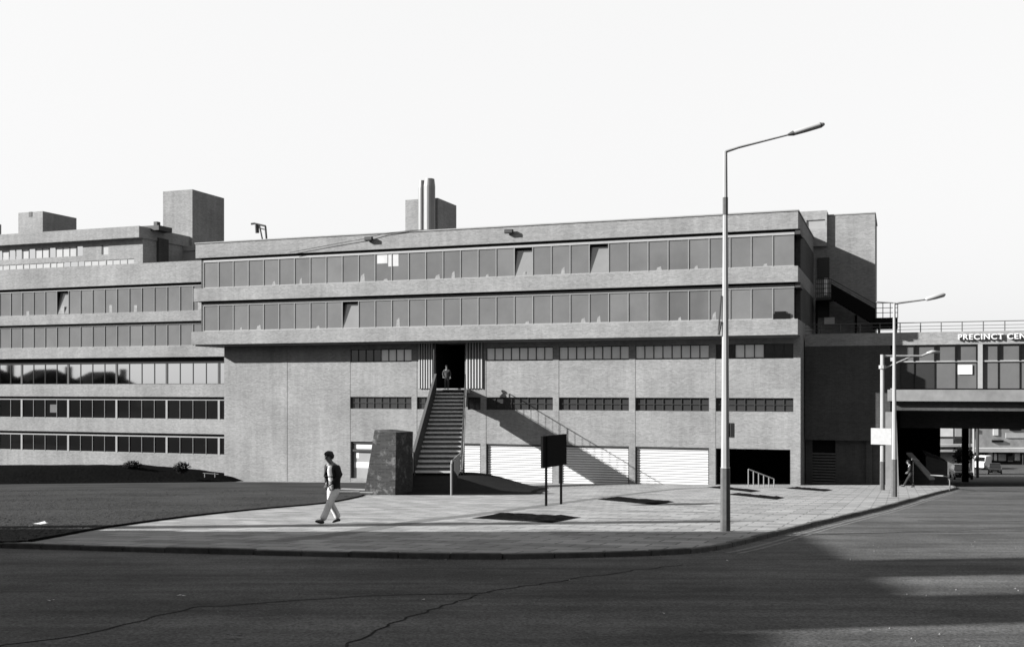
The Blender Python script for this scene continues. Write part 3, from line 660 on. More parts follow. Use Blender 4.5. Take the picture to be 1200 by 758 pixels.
box('tank_room', (-95, 18, 14), (U(-4, 18) - 2.4, 21, W(0, 257, 18)), 'brick', wing)

# ------------------------------------------------------------ stair tower behind the right-hand end
tv = 13.9
tower = empty('stair_tower', FR, 'tall blank brick tower rising behind the right end of the main block', 'tower')
tt = W(1025, 250, tv)
b = MB(); b.box((-3, tv, -9), (U(1025.5, tv), tv + 7, tt)); b.build('wall', 'brick', tower)
box('coping', (-3.05, tv - .05, tt), (U(1025.5, tv) + .05, tv + 7, tt + .08), 'coping', tower)
# landing doors, and slits whose light is put into pale glass
for y0, y1, m in ((318, 346, 'glass_pale'), (372, 380, 'glass_pale')): MB().box((U(966, tv), tv - .05, W(966, y1, tv)), (U(970 if y0 < 350 else 978, tv), tv - .01, W(966, y0, tv))).build('window', m, tower)
for y0, y1 in ((302, 326), (352, 372)): MB().box((U(958, tv), tv - .1, W(966, y1, tv)), (U(972, tv), tv - .02, W(966, y0, tv))).build('door', 'dark', tower)
fe = empty('fire_escape', FR, 'dark steel escape stair slanting down the front of the brick tower', 'fire escape')
ev = tv - 2.4
ua, ub = U(956, ev), U(974, ev); z1, z0 = W(965, 327, ev), W(965, 349, ev)
box('landing', (ua, ev, z0 - .15), (ub, tv - .12, z0), 'dark', fe)
r_ = MB()
for t in (0, .25, .5, .75, 1): r_.tube([(ua, ev, z0 + (z1 - z0) * t), (ub, ev, z0 + (z1 - z0) * t)], .03, 5)
for i in range(9): x = ua + (ub - ua) * i / 8; r_.tube([(x, ev, z0), (x, ev, z1)], .018, 4)
r_.build('railing', 'dark', fe)
uc = U(1026, ev); za, zb = W(1026, 357, ev), W(1026, 381, ev)
zA, zB = W(975, 328, ev), W(975, 350, ev)
for k_, vv in enumerate((ev, ev + 1.5)): MB().hexa([(ub, vv, zB), (uc, vv, zb), (uc, vv + .06, zb), (ub, vv + .06, zB), (ub, vv, zB + (zA - zB) * .8), (uc, vv, zb + (za - zb) * .8), (uc, vv + .06, zb + (za - zb) * .8), (ub, vv + .06, zB + (zA - zB) * .8)]).build('stringer', 'black', fe)
MB().tube([(ub, ev, zA + .05), (uc, ev, za + .05)], .045, 6).tube([(ub, ev, zB + (zA - zB) * .9), (uc, ev, zb + (za - zb) * .9)], .02, 6).build('handrail', 'steel_dark', fe)
s_ = MB()
for i in range(16): t = i / 15; x = ub + (uc - ub) * t; z = zB + (zb - zB) * t + .1; s_.box((x - .14, ev + .06, z), (x + .14, ev + 1.5, z + .05))
s_.build('treads', 'dark', fe)
ud = U(1052, ev); zl = W(1040, 384, ev)
MB().box((uc - .2, ev, zl), (ud, ev + 2.2, zl + .75)).build('deck', 'black', fe)
r_ = MB()
for h in (.4, .8, 1.2): r_.tube([(uc, ev, zl + .75 + h * .9), (ud, ev, zl + .75 + h * .9)], .025, 5)
for i in range(4): x = uc + (ud - uc) * i / 3; r_.tube([(x, ev, zl + .7), (x, ev, zl + 1.85)], .03, 5)
r_.build('deck_railing', 'steel_dark', fe)
for px in (957, 1003, 1030, 1050): MB().tube([(U(px, ev + 1), ev + 1, -2), (U(px, ev + 1), ev + 1, zl + .1 if px > 1020 else (z0 - .1 if px < 1000 else W(1003, 368, ev)))], .09, 6).build('post', 'black', fe)

# ------------------------------------------------------------ bridge building over the road
VB = 4.3; UE = 62.0
br = empty('bridge_building', FR, 'glazed first floor shopping bridge spanning the road at the right', 'bridge')
pt, pb = W(1120, 388.5, VB), W(1120, 403.5, VB); gb = W(1120, 455, VB)
UM = 0.10
upr = U(1047, 2.4); upx = U(1055, 2.4)
box('parapet', (UM, VB, pb), (UE, VB + .35, pt), 'brick', br)
box('roof', (UM, VB + .35, pb + .1), (UE, VB + 26, pb + .5), 'concrete', br)
ubl = U(1060, VB)
box('wall', (UM, VB, W(1000, 516, VB)), (ubl - .9, VB + .35, pb), 'brick_darkened', br)
MB().box((UM, VB + .5, -9), (U(952, VB + .5), VB + .8, W(1000, 516, VB))).box((U(979, VB + .5), VB + .5, -9), (ubl - .9, VB + .8, W(1000, 516, VB))).build('ground_wall', 'brick_darkened', br)
lv = MB(); z = -7.2
while z < W(965, 530, VB + .5): lv.hexa([(U(952, VB + .5), VB + .5, z), (U(979, VB + .5), VB + .5, z), (U(979, VB + .5), VB + .6, z + .1), (U(952, VB + .5), VB + .6, z + .1), (U(952, VB + .5), VB + .5, z + .03), (U(979, VB + .5), VB + .5, z + .03), (U(979, VB + .5), VB + .6, z + .13), (U(952, VB + .5), VB + .6, z + .13)]); z += .2
lv.build('louvre', 'steel_dark', br); box('louvre_backing', (U(952, VB + .5), VB + .7, -9), (U(979, VB + .5), VB + .8, W(1000, 516, VB)), 'black', br)
# floor band standing forward, and the beam under it, its shade put into dark brick
fb0, fb1 = W(1100, 470, 2.4), W(1100, 456.5, 2.4)
box('floor_band', (U(1040, 2.4), 2.4, fb0), (UE, VB + 26, fb1), 'concrete', br)
box('edge_beam', (U(1047, 2.9), 2.9, W(1100, 481, 2.9)), (UE, 4.4, fb0), 'brick_darkened', br)
box('deck_beam', (upx, 7.0, -2.75), (UE, 8.4, fb0), 'brick_darkened', br); box('deck_beam', (upx, 24.0, -3.3), (UE, 25.6, fb0), 'brick_darkened', br)
# pier and the long wall running back under the bridge
b = MB(); b.hexa([(upr - .5, 2.45, -9), (upx, 2.45, -9), (upx, 4.6, -9), (upr - .5, 4.6, -9), (upr - .5, 2.45, W(1047, 483, 2.45)), (upx - .25, 2.45, W(1047, 483, 2.45)), (upx - .25, 4.6, W(1047, 483, 2.45)), (upr - .5, 4.6, W(1047, 483, 2.45))]); b.build('pier', 'concrete', br)
box('side_wall', (upx - 2.2, 4.6, -12), (upx - 1.8, 26, fb0), 'brick_darkened', br)
box('inner_wall', (upx - 2.2, 25.7, -13), (U(1102, 25.7), 26.1, fb0), 'interior', br)
box('back_wall', (-6, tv - .4, -12), (upx - 2.2, tv - .1, -1), 'brick_darkened', br)
colu = U(1130.5, 24); box('column', (colu - .25, 23, -12), (colu + .25, 23.7, -3.3), 'black', br)
# glazing
gm = MB(); zt = W(1120, 423, VB + .12)
step_ = U(1120, VB) - U(1095.5, VB); um0 = U(1095.5, VB)
i0 = -1
box('glazing_head', (ubl - .9, VB + .05, zt - .06), (UE, VB + .2, zt + .03), 'frame_pale', br)
k = 0; x = um0 - step_ * 2
while x < 40:
    a, c = x, x + step_
    f_ = MB().box((c - .05, VB + .02, zt), (c + .05, VB + .24, pb)).box((c - .02, VB + .1, gb), (c + .02, VB + .24, zt)).build('window', 'black', br)
    MB().box((a + .0, VB + .18, zt + .03), (c, VB + .19, pb)).build('pane', 'glass_c' if k % 2 else 'glass_c', f_)
    if not k == 1 or True: MB().box((a, VB + .16, gb), (c, VB + .17, zt - .06)).build('pane', 'glass' if x > um0 - .5 else 'glass_mid', f_)
    x += step_; k += 1
MB().box((U(1146, VB), VB - .02, gb), (U(1151.5, VB), VB + .13, pb)).build('downpipe_cover', 'frame_pale', br)
MB().box((ubl - .9, VB + .02, gb), (ubl - .3, VB + .3, zt)).build('brick_pier', 'brick_darkened', br)
MB().box((U(1122.5, VB), VB + .08, W(1130, 438.5, VB)), (U(1139.5, VB), VB + .12, W(1130, 427.5, VB))).build('poster', 'paper', br)
box('inner_core', (upx - .2, VB + 2.2, fb1), (UE, VB + 24, pb), 'interior', br)
# roof railing
rl = MB(); zr = pt
rt = W(1120, 377, VB)
for h in (1, .62, .3): rl.tube([(UM, VB + .15, pt + (rt - pt) * h), (UE, VB + .15, pt + (rt - pt) * h)], .03 if h == 1 else .018, 5)
x = um0 - step_ * 6 + .4
while x < 40:
    if x > UM + .2: rl.tube([(x, VB + .15, pt - .02), (x, VB + .15, rt)], .035, 5)
    x += step_
rl.build('railing', 'steel_dark', br)
# the raised letters along the parapet
fc = bpy.data.curves.new('sign_lettering', 'FONT'); fc.body = 'PRECINCT CENTRE'; fc.extrude = .07; fc.offset = .012; fc.size = 0.62; fc.space_character = 1.12
fo = bpy.data.objects.new('sign_tmp', fc); col.objects.link(fo); bpy.context.view_layer.update()
me = bpy.data.meshes.new_from_object(fo.evaluated_get(bpy.context.evaluated_depsgraph_get())); bpy.data.objects.remove(fo)
me.name = 'sign_lettering'; me.materials.clear(); me.materials.append(M['sign_white'])
xs = [v.co.x for v in me.vertices]; target_w = (U(1175, VB) - U(1122, VB)) / .535
sx = target_w / (max(xs) - min(xs)); hz = [v.co.y for v in me.vertices]; sy = (W(1130, 391.3, VB) - W(1130, 397.9, VB)) / (max(hz) - min(hz))
lo_ = bpy.data.objects.new('sign_lettering', me); col.objects.link(lo_); lo_.parent = br
lo_.matrix_local = Matrix.Translation((U(1122, VB), VB - .14, W(1130, 397.9, VB))) @ Matrix.Rotation(R(90), 4, 'X') @ Matrix.Diagonal((sx, sy, 1, 1))

# ramp wall, railing and steps under the bridge
rw = empty('ramp_wall', FR, 'dark ramp wall with sloping pale coping under the bridge', 'wall')
r0, r1 = U(1063, 6), U(1090, 4.6)
gA = -6.9
MB().hexa([(r0, 6.0, -9), (r1, 4.6, -9), (r1 + .25, 4.8, -9), (r0 + .25, 6.2, -9), (r0, 6.0, W(1063, 532, 6)), (r1, 4.6, W(1088, 562, 4.6)), (r1 + .25, 4.8, W(1088, 562, 4.6)), (r0 + .25, 6.2, W(1063, 532, 6))]).build('parapet', 'brick_darkened', rw)
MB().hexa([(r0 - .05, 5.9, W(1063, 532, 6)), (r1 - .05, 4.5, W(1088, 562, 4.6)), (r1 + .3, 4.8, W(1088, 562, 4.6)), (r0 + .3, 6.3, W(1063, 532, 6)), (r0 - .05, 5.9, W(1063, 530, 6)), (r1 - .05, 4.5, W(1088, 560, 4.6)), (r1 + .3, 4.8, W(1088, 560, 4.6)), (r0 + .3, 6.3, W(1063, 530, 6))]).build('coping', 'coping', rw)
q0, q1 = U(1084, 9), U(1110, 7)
b = MB(); b.hexa([(q0, 6.5, -10), (q1, 6.5, -10), (q1, 18, -10), (q0, 18, -10), (q0, 6.5, W(1086, 534, 6.5)), (q1, 6.5, W(1110, 541, 6.5)), (q1, 18, W(1110, 541, 6.5) - .4), (q0, 18, W(1086, 534, 6.5) - .2)]); b.build('low_wall', 'brick_darkened', rw)
# curved barrier rail by the kerb
hx, hy = G(1113, 573.5); ax, ay = G(1090, 571); hz_ = W(1113, 557, 0) ; top = (455 - 557.5) / F * hy
b = MB(); b.tube([(hx, hy, gz(hy) - .05), (hx, hy, top - .25), (hx - .1, hy, top - .06), (hx - .35, hy + .05, top), (ax, ay, -(556.5 - 455) / F * ay)], .035, 8)
tag(b.build('barrier_rail', 'steelpost', smooth=True), 'pale bent tube rail ending the pavement under the bridge', 'railing')
# rail at the loading bay
er = MB(); n = 6
for i in range(n):
    px = 877 + 30 * i / (n - 1); Zr = 66.0; x = (px - 600) / F * Zr; yt = 549.5 + 11.5 * i / (n - 1); er.tube([(x, Zr, gz(Zr) - .05), (x, Zr, (455 - yt) / F * Zr)], .035, 6)
er.tube([PX(877, 549.5, 66), PX(907, 561, 66)], .04, 6)
tag(er.build('ramp_railing', 'steelpost'), 'six post pale railing stepping down before the open loading bay', 'railing')

# ------------------------------------------------------------ street lamps
def pole(name, px, py, ptop, label, rb, rt_, dark_h, group):
    x, y = G(px, py); z = gz(y); H = (455 - ptop) / F * y - z
    e = empty(name, (x, y, z), label, 'street lamp', group)
    MB().tube([(0, 0, -.1), (0, 0, dark_h)], [rb * 1.12, rb * 1.05], 8).build('pole_base', 'steel_dark', e)
    MB().tube([(0, 0, dark_h), (0, 0, dark_h + .02), (0, 0, H)], [rb * 1.05, rb * .92, rt_], 8).build('pole', 'steel', e)
    return e, x, y, z, H
GL = 'street lamps along the kerb'
e, x, y, z, H = pole('street_lamp', 850, 622, 178, 'tall pale street lamp nearest the camera, with small box on its pole', .105, .045, 1.45, GL)
L1 = Vector(((925 - 851) / F * y, 0, H + 20 / F * y)); L2 = Vector(((967 - 851) / F * y, 0, H + 32.5 / F * y))
MB().tube([(0, 0, H), (.3, 0, H + .1), tuple(L1)], [.035, .03, .022], 8).build('arm', 'steel', e)
d = (L2 - L1); pts = [L1 + d * t for t in (0, .06, .15, .5, .85, .96, 1)]
MB().tube(pts, [.015, .04, .058, .066, .066, .05, .02], 10).build('lantern', 'lamp_glass', e, smooth=True)
MB().tube([L1 - d * .02, L1 + d * .14], [.025, .062], 8).tube([L1 + d * .88, L1 + d * 1.0], [.07, .03], 8).build('lantern_cap', 'steel_dark', e)
MB().box((.09, -.08, 2.15), (.20, .08, 2.48)).build('control_box', 'dark', e, bevel=.01)
MB().tube([(0, 0, H - 1.45), (0, 0, H - 1.05)], .062, 8).build('bracket', 'steel_dark', e)
MB().tube([(-.16, -.02, H - 4.2), (-.1, -.02, H - 3.9)], .03, 6).tube([(-.16, -.02, H - 4.1), (-.1, -.02, H - 3.3)], .02, 6).build('flag_bracket', 'dark', e)
e, x, y, z, H = pole('street_lamp', 1048, 582, 355, 'slimmer street lamp standing just before the bridge, lantern reaching right', .12, .055, 1.7, GL)
L1 = Vector(((1083 - 1047) / F * y, 0, H + 4 / F * y)); L2 = Vector(((1107 - 1047) / F * y, 0, H + 10 / F * y)); d = L2 - L1
MB().tube([(0, 0, H - .05), (.2, 0, H), tuple(L1)], [.055, .05, .04], 8).tube([(0, 0, H), (-.8, 0, H + .05)], .03, 6).build('arm', 'steel', e)
MB().tube([L1 + d * t for t in (0, .1, .5, .9, 1)], [.03, .09, .11, .10, .03], 10).build('lantern', 'lamp_glass', e, smooth=True)
e, x, y, z, H = pole('street_lamp', 1034, 574, 415.5, 'shorter lamp post with braced arm and white square sign', .13, .11, 1.6, GL)
s_ = y / F
MB().tube([(0, 0, H - .08), (46 * s_, 0, H - .08), (56 * s_, 0, H + .12), (65 * s_, 0, H + .14)], .06, 8).tube([(0, 0, H - 17 * s_), (34 * s_, 0, H - .1)], .045, 6).build('arm', 'steel', e)
MB().tube([(52 * s_, 0, H + .08), (58 * s_, 0, H + .15), (67 * s_, 0, H + .15)], [.05, .10, .06], 8).build('lantern', 'lamp_glass', e, smooth=True)
zz = lambda py: (455 - py) / F * y - z
sp = MB().box((-11.8 * s_, -.22, zz(520.5)), (11.8 * s_, -.18, zz(501.5))).build('sign_plate', 'paper_grey', e); sp.rotation_euler = (0, 0, R(-36))
MB().tube([(0, 0, zz(432)), (0, 0, zz(428))], .2, 8).tube([(0, 0, zz(510)), (0, 0, zz(507))], .17, 8).build('collar', 'steel', e)

# ------------------------------------------------------------ notice board
xa, ya = G(640, 592.5); xb, yb = G(657.5, 590.6); cx_, cy_ = (xa + xb) / 2, (ya + yb) / 2
nb = empty('notice_board', (cx_, cy_, gz(cy_)), 'black blank notice board on two posts standing on the paving', 'sign')
zt_ = (455 - 511.5) / F * ya - gz(cy_)
for (qx, qy) in ((xa, ya), (xb, yb)): MB().box((qx - cx_ - .045, qy - cy_ - .045, gz(qy) - gz(cy_) - .1), (qx - cx_ + .045, qy - cy_ + .045, zt_)).build('post', 'black', nb)
dv = Vector((xb - xa, yb - ya)).normalized(); nv = Vector((-dv.y, dv.x)) * .05; e1 = Vector((xa - cx_, ya - cy_)) - dv * .25 - Vector((.06, 0)); e2 = Vector((xb - cx_, yb - cy_)) + dv * .25 + Vector((.08, 0))
q = [e1 - nv, e2 - nv, e2 + nv, e1 + nv]
MB().hexa([(p.x, p.y, zt_ - 1.12) for p in q] + [(p.x, p.y, zt_ + .03) for p in q]).build('panel', 'black', nb, bevel=.01)

# ------------------------------------------------------------ foliage
def leafball(bb, c, r, n, size):
    for _ in range(n):
        d = Vector((random.gauss(0, 1), random.gauss(0, 1), random.gauss(0, 1))).normalized(); rad = random.uniform(.55, 1.05) * (1 + .25 * noise.noise(d * 2 + Vector(c)))
        p = Vector(c) + Vector((d.x * r[0], d.y * r[1], d.z * r[2])) * rad
        a = Vector((random.gauss(0, 1), random.gauss(0, 1), random.gauss(0, 1))).normalized(); b_ = a.cross(d).normalized() if a.cross(d).length > .01 else Vector((1, 0, 0))
        s = size * random.uniform(.6, 1.3); bb.quad(p - a * s, p - b_ * s * .5, p + a * s, p + b_ * s * .5)
for i, (px, py, w_) in enumerate(((155, 551, 1.0), (213, 553, .85))):
    Z = 82 - i; x = (px - 600) / F * Z; z = (455 - py) / F * Z + .0
    bb = MB(); leafball(bb, (0, 0, .35), (w_ * .75, w_ * .6, .42), 500, .09)
    s = bb.build('shrub', 'leaf', M4=Matrix.Translation((x, Z, z)), recalc=False); tag(s, ['low dark shrub on the bank, farther from the main block', 'low dark shrub on the bank, nearer the main block'][i], 'shrub', 'shrubs on the planted bank')
# low bench-like pipe near the corner
x, y = -23.6, 80.0
b = MB().tube([PX(238, 554.2, y), PX(256, 555.4, y)], .035, 6)
for px_ in (240, 252): b.tube([PX(px_, 554, y), PX(px_, 559, y)], .035, 5)
tag(b.build('low_rail', 'steelpost'), 'low pale rail beside the corner of the left wing', 'railing')

# ------------------------------------------------------------ litter
lits = [(48, 617, .11, 'crumpled white paper on the dark grass at far left'), (37, 619, .05, 'small torn paper scrap beside the crumpled paper'), (276, 748, .06, 'folded white scrap on the road at the bottom'), (212, 699, .035, 'tiny white scrap on the dark road, left middle'), (61, 704, .03, 'tiny white scrap on the dark road, far left'),
        (496, 703, .022, 'small white pebble on the road below the kerb'), (667, 680, .018, 'small pale stone on the road right of centre'), (853, 657, .02, 'small white scrap on the road below the near lamp'), (777, 719, .025, 'white scrap on the road at lower right')]
for px, py, s, lab in lits:
    x, y = G(px, py); onroad = py > 650; y2 = (1.6 + (.09 if onroad else 0)) / ((py - 455) / F - SL); x = (px - 600) / F * y2
    bb = MB(); v = [bb.bm.verts.new((random.uniform(-s, s) * 1.6 if k % 2 else (k - 3) * s * .6, random.uniform(-s, s), random.uniform(0.004, s * .9))) for k in range(6)]
    for k in range(4): bb.bm.faces.new((v[k], v[k + 1], v[k + 2]))
    tag(bb.build('paper_scrap', 'paper', M4=Matrix.Translation((x, y2, gz(y2) + (-.088 if onroad else .05)))), lab, 'litter', 'scraps of litter')

# ------------------------------------------------------------ people
def skin_mesh(name, verts, edges, m, parent, root=0, sub=2):
    me = bpy.data.meshes.new('tmp'); me.from_pydata([v[:3] for v in verts], edges, [])
    o = bpy.data.objects.new('tmp', me); col.objects.link(o)
    sk = o.modifiers.new('s', 'SKIN'); sk.use_smooth_shade = True
    for i, v in enumerate(verts):
        rx, ry = (v[3], v[4]) if len(v) > 4 else (v[3], v[3]); me.skin_vertices[0].data[i].radius = (rx, ry)
    me.skin_vertices[0].data[root].use_root = True
    sb = o.modifiers.new('b', 'SUBSURF'); sb.levels = sub; sb.render_levels = sub
    bpy.context.view_layer.update()
    nm = bpy.data.meshes.new_from_object(o.evaluated_get(bpy.context.evaluated_depsgraph_get())); nm.name = name
    bpy.data.objects.remove(o); nm.materials.clear(); nm.materials.append(M[m])
    r = bpy.data.objects.new(name, nm); col.objects.link(r); r.parent = parent
    return r
def chain(*pts): return list(pts), [(i, i + 1) for i in range(len(pts) - 1)]
def person(px, py, Z, face, label, J, mats, scale=1.0, zfoot=None, open_jacket=True):
    zf = (455 - py) / F * Z if zfoot is None else zfoot
    M4 = Matrix.Translation(((px - 600) / F * Z, Z, zf)) @ Matrix.Rotation(face, 4, 'Z') @ Matrix.Scale(scale, 4)
    e = empty('person', M4, label, 'person')
    # local axes: +y forward, +x right side, z up
    hip, kL, aL, tL, kR, aR, tR = J['hip'], J['kL'], J['aL'], J['tL'], J['kR'], J['aR'], J['tR']
    sh, eL, hL, eR, hR, hd = J['sh'], J['eL'], J['hL'], J['eR'], J['hR'], J['hd']
    hx = .095
    V = [(hip[0], hip[1], hip[2], .13, .10), (sh[0], sh[1] * .5 + hip[1] * .5, (hip[2] + sh[2]) / 2, .12, .09), (sh[0], sh[1], sh[2] - .08, .14, .10), (sh[0], sh[1] + .015, sh[2] + .06, .06, .06),
         (hd[0], hd[1] - .035, hd[2] - .10, .058, .062), (hd[0], hd[1], hd[2] - .02, .078, .092), (hd[0], hd[1] - .01, hd[2] + .07, .072, .085)]
    E = [(0, 1), (1, 2), (2, 3), (3, 4), (4, 5), (5, 6)]
    def add(pts, start):
        i = start
        for p in pts: V.append(p); E.append((i, len(V) - 1)); i = len(V) - 1
        return i
    for s, k, a, t in ((-1, kL, aL, tL), (1, kR, aR, tR)):
        add([(s * hx, hip[1], hip[2] - .06, .085), (k[0], k[1], k[2], .058), (a[0], a[1], a[2], .04), (t[0], t[1], t[2], .03)], 0)
    hands = []
    for s, el, ha in ((-1, eL, hL), (1, eR, hR)):
        add([(s * .17, sh[1], sh[2] - .03, .058), (el[0], el[1], el[2], .042), (ha[0], ha[1], ha[2], .026)], 2)
        d = (Vector(ha) - Vector(el)).normalized(); w = Vector((d.y, -d.x, 0)).normalized() if abs(d.z) < .95 else Vector((0, 1, 0))
        palm = Vector(ha) + d * .07; hands.append((Vector(ha), palm, d, w, s))
    skin_mesh('body', V, E, 'skin', e)
    for (h0, palm, d, w, s) in hands:          # hands: palm, four fingers, thumb
        curl = Vector((-s * .4, .35, -.1)); hv, he = [(*h0, .026, .02), (*(h0 + d * .04), .036, .018), (*palm, .040, .017)], [(0, 1), (1, 2)]
        for q in range(4):
            off = w * (q - 1.5) * .019; L = (.065, .078, .073, .055)[q]; b0 = palm + off + d * .01; b1 = b0 + d * L * .55 + curl * .012; b2 = b1 + (d + curl).normalized() * L * .5
            i = len(hv); hv += [(*b0, .0095), (*b1, .0088), (*b2, .0075)]; he += [(2, i), (i, i + 1), (i + 1, i + 2)]
        t0 = h0 + d * .03 + w * .035; i = len(hv); hv += [(*t0, .012), (*(t0 + w * .02 + d * .03), .0105), (*(t0 + w * .024 + d * .06 + curl * .01), .009)]; he += [(1, i), (i, i + 1), (i + 1, i + 2)]
        skin_mesh('hand', hv, he, 'skin', e)
    # face
    fb = MB(); fy = hd[1] + .088
    fb.hexa([(hd[0] - .014, fy - .01, hd[2] - .045), (hd[0] + .014, fy - .01, hd[2] - .045), (hd[0] + .008, fy - .01, hd[2] + .01), (hd[0] - .008, fy - .01, hd[2] + .01), (hd[0] - .012, fy + .022, hd[2] - .04), (hd[0] + .012, fy + .022, hd[2] - .04), (hd[0] + .004, fy + .006, hd[2] + .008), (hd[0] - .004, fy + .006, hd[2] + .008)])
    for s in (-1, 1): fb.tube([(hd[0] + s * .078, hd[1] - .02, hd[2] - .045), (hd[0] + s * .088, hd[1] - .025, hd[2] - .01), (hd[0] + s * .08, hd[1] - .02, hd[2] + .02)], [.01, .014, .01], 6)
    fb.build('nose_and_ears', 'skin', e, smooth=True)
    eb = MB()
    for s in (-1, 1): eb.box((hd[0] + s * .032 - .014, fy - .016, hd[2] - .002), (hd[0] + s * .032 + .014, fy - .002, hd[2] + .012)).box((hd[0] + s * .032 - .02, fy - .014, hd[2] + .024), (hd[0] + s * .032 + .02, fy + .001, hd[2] + .031))
    eb.box((hd[0] - .024, fy - .022, hd[2] - .075), (hd[0] + .024, fy - .004, hd[2] - .068)); eb.build('eyes_and_mouth', 'hair', e)
    # hair: thick fringe and back
    bm_ = bmesh.new(); bmesh.ops.create_icosphere(bm_, subdivisions=4, radius=1)
    for v in list(bm_.verts):
        p = v.co.copy()
        if (p.y > .45 and p.z < .16) or p.z < -.72 + (0 if p.y < .1 else .5): bm_.verts.remove(v); continue
        k_ = 1 + .10 * noise.noise(p * 3.5) + .05 * noise.noise(p * 9)
        v.co = Vector((hd[0], hd[1] - .01, hd[2] + .035)) + Vector((p.x * .112, p.y * .132, p.z * .125)) * k_
    hm = MB(); hm.bm.free(); hm.bm = bm_; hm.build('hair', mats[3], e, smooth=True)
    # trousers
    V = [(hip[0], hip[1], hip[2] + .07, .145, .11), (hip[0], hip[1], hip[2] - .02, .145, .115)]; E = [(0, 1)]
    for s, k, a in ((-1, kL, aL), (1, kR, aR)): add([(s * hx, hip[1], hip[2] - .14, .110), ((k[0] + s * hx) / 2, (k[1] + hip[1]) / 2, (k[2] + hip[2] - .1) / 2, .10), (k[0], k[1], k[2], .086), ((k[0] + a[0]) / 2, (k[1] + a[1]) / 2 - .01, (k[2] + a[2]) / 2, .084), (a[0], a[1], a[2] + .0, .088)], 1)
    skin_mesh('trousers', V, E, mats[2], e)
    for k, a, t in ((kL, aL, tL), (kR, aR, tR)):
        d = (Vector(t) - Vector(a)); hl = Vector(a) + Vector((0, -.06 if d.y > 0 else 0, -.045))
        skin_mesh('shoe', [(hl.x, hl.y, hl.z, .046, .042), (a[0], a[1] + .03, a[2] - .035, .05, .046), ((a[0] + t[0]) / 2, (a[1] + t[1]) / 2 + .02, (a[2] + t[2]) / 2 - .02, .048, .038), (t[0], t[1], t[2], .042, .028)], [(0, 1), (1, 2), (2, 3)], 'shoe', e)
    # shirt
    V = [(hip[0], hip[1], hip[2] + .02, .148, .112), (sh[0], (sh[1] + hip[1]) / 2, (hip[2] + sh[2]) / 2, .14, .108), (sh[0], sh[1], sh[2] - .1, .155, .115), (sh[0], sh[1] + .01, sh[2] + .045, .068, .07)]
    skin_mesh('shirt', V, [(0, 1), (1, 2), (2, 3)], mats[1], e)
    # jacket with sleeves, front opened
    V = [(hip[0], hip[1] - .01, hip[2] - .12, .20, .16), (hip[0], hip[1] - .01, hip[2] + .08, .19, .15), (sh[0], (sh[1] + hip[1]) / 2 - .01, (hip[2] + sh[2]) / 2, .185, .145), (sh[0], sh[1] - .01, sh[2] - .1, .20, .145), (sh[0], sh[1] - .005, sh[2] + .03, .085, .085)]
    E = [(0, 1), (1, 2), (2, 3), (3, 4)]
    for s, el, ha in ((-1, eL, hL), (1, eR, hR)): add([(s * .195, sh[1] - .005, sh[2] - .045, .082), (el[0], el[1], el[2], .068), (ha[0] * .9 + el[0] * .1, ha[1] * .9 + el[1] * .1, ha[2] * .9 + el[2] * .1, .046)], 3)
    jk = skin_mesh('jacket', V, E, mats[0], e, root=1)
    if open_jacket:
        bm_ = bmesh.new(); bm_.from_mesh(jk.data)
        dl = [f for f in bm_.faces if f.normal.y > .25 and abs(f.calc_center_median().x) < .06 + .085 * min(1, max(0, (sh[2] + .04 - f.calc_center_median().z) / .3)) and f.calc_center_median().z > hip[2] - .2 and f.calc_center_median().y > sh[1] + .03]
        bmesh.ops.delete(bm_, geom=dl, context='FACES'); bm_.to_mesh(jk.data); bm_.free()
        sdm = jk.modifiers.new('thick', 'SOLIDIFY'); sdm.thickness = .008
    return e
walk = dict(hip=(0, 0, .93), kL=(-.10, .20, .51), aL=(-.09, .40, .125), tL=(-.10, .60, .13), kR=(.09, .02, .49), aR=(.09, -.21, .11), tR=(.10, -.02, .035),
            sh=(0, .05, 1.42), eL=(-.245, .035, 1.14), hL=(-.09, .15, .97), eR=(.27, .0, 1.14), hR=(.10, .14, .94), hd=(0, .15, 1.61))
person(391, 613.2, 27.3, R(136), 'young man in open dark jacket and light trousers walking left on the paving', walk, ('jacket', 'shirt', 'trousers', 'hair'), 1.06, zfoot=gz(27.3))
down = dict(hip=(0, 0, .92), kL=(-.10, .08, .5), aL=(-.10, .03, .09), tL=(-.11, .2, .035), kR=(.10, .14, .52), aR=(.10, .13, .12), tR=(.11, .31, .06),
            sh=(0, .0, 1.42), eL=(-.27, -.03, 1.14), hL=(-.27, .08, .92), eR=(.27, -.03, 1.14), hR=(.24, .12, .95), hd=(0, .05, 1.62))
person(523.5, 456.8, 78.0, R(180), 'person in mid-toned coat standing at the top of the steps', down, ('coat', 'coat', 'coat', 'hair'), 1.0, zfoot=TL.z - .02 - dzs * .0, open_jacket=False)
walk2 = dict(walk); walk2['sh'] = (0, .04, 1.42); walk2['hR'] = (.16, .2, .98)
person(1067, 571, 65.0, R(70), 'figure in dark jacket walking beneath the bridge beside the ramp wall', walk2, ('jacket', 'shirt', 'jacket', 'hair'), .95, zfoot=gz(65))

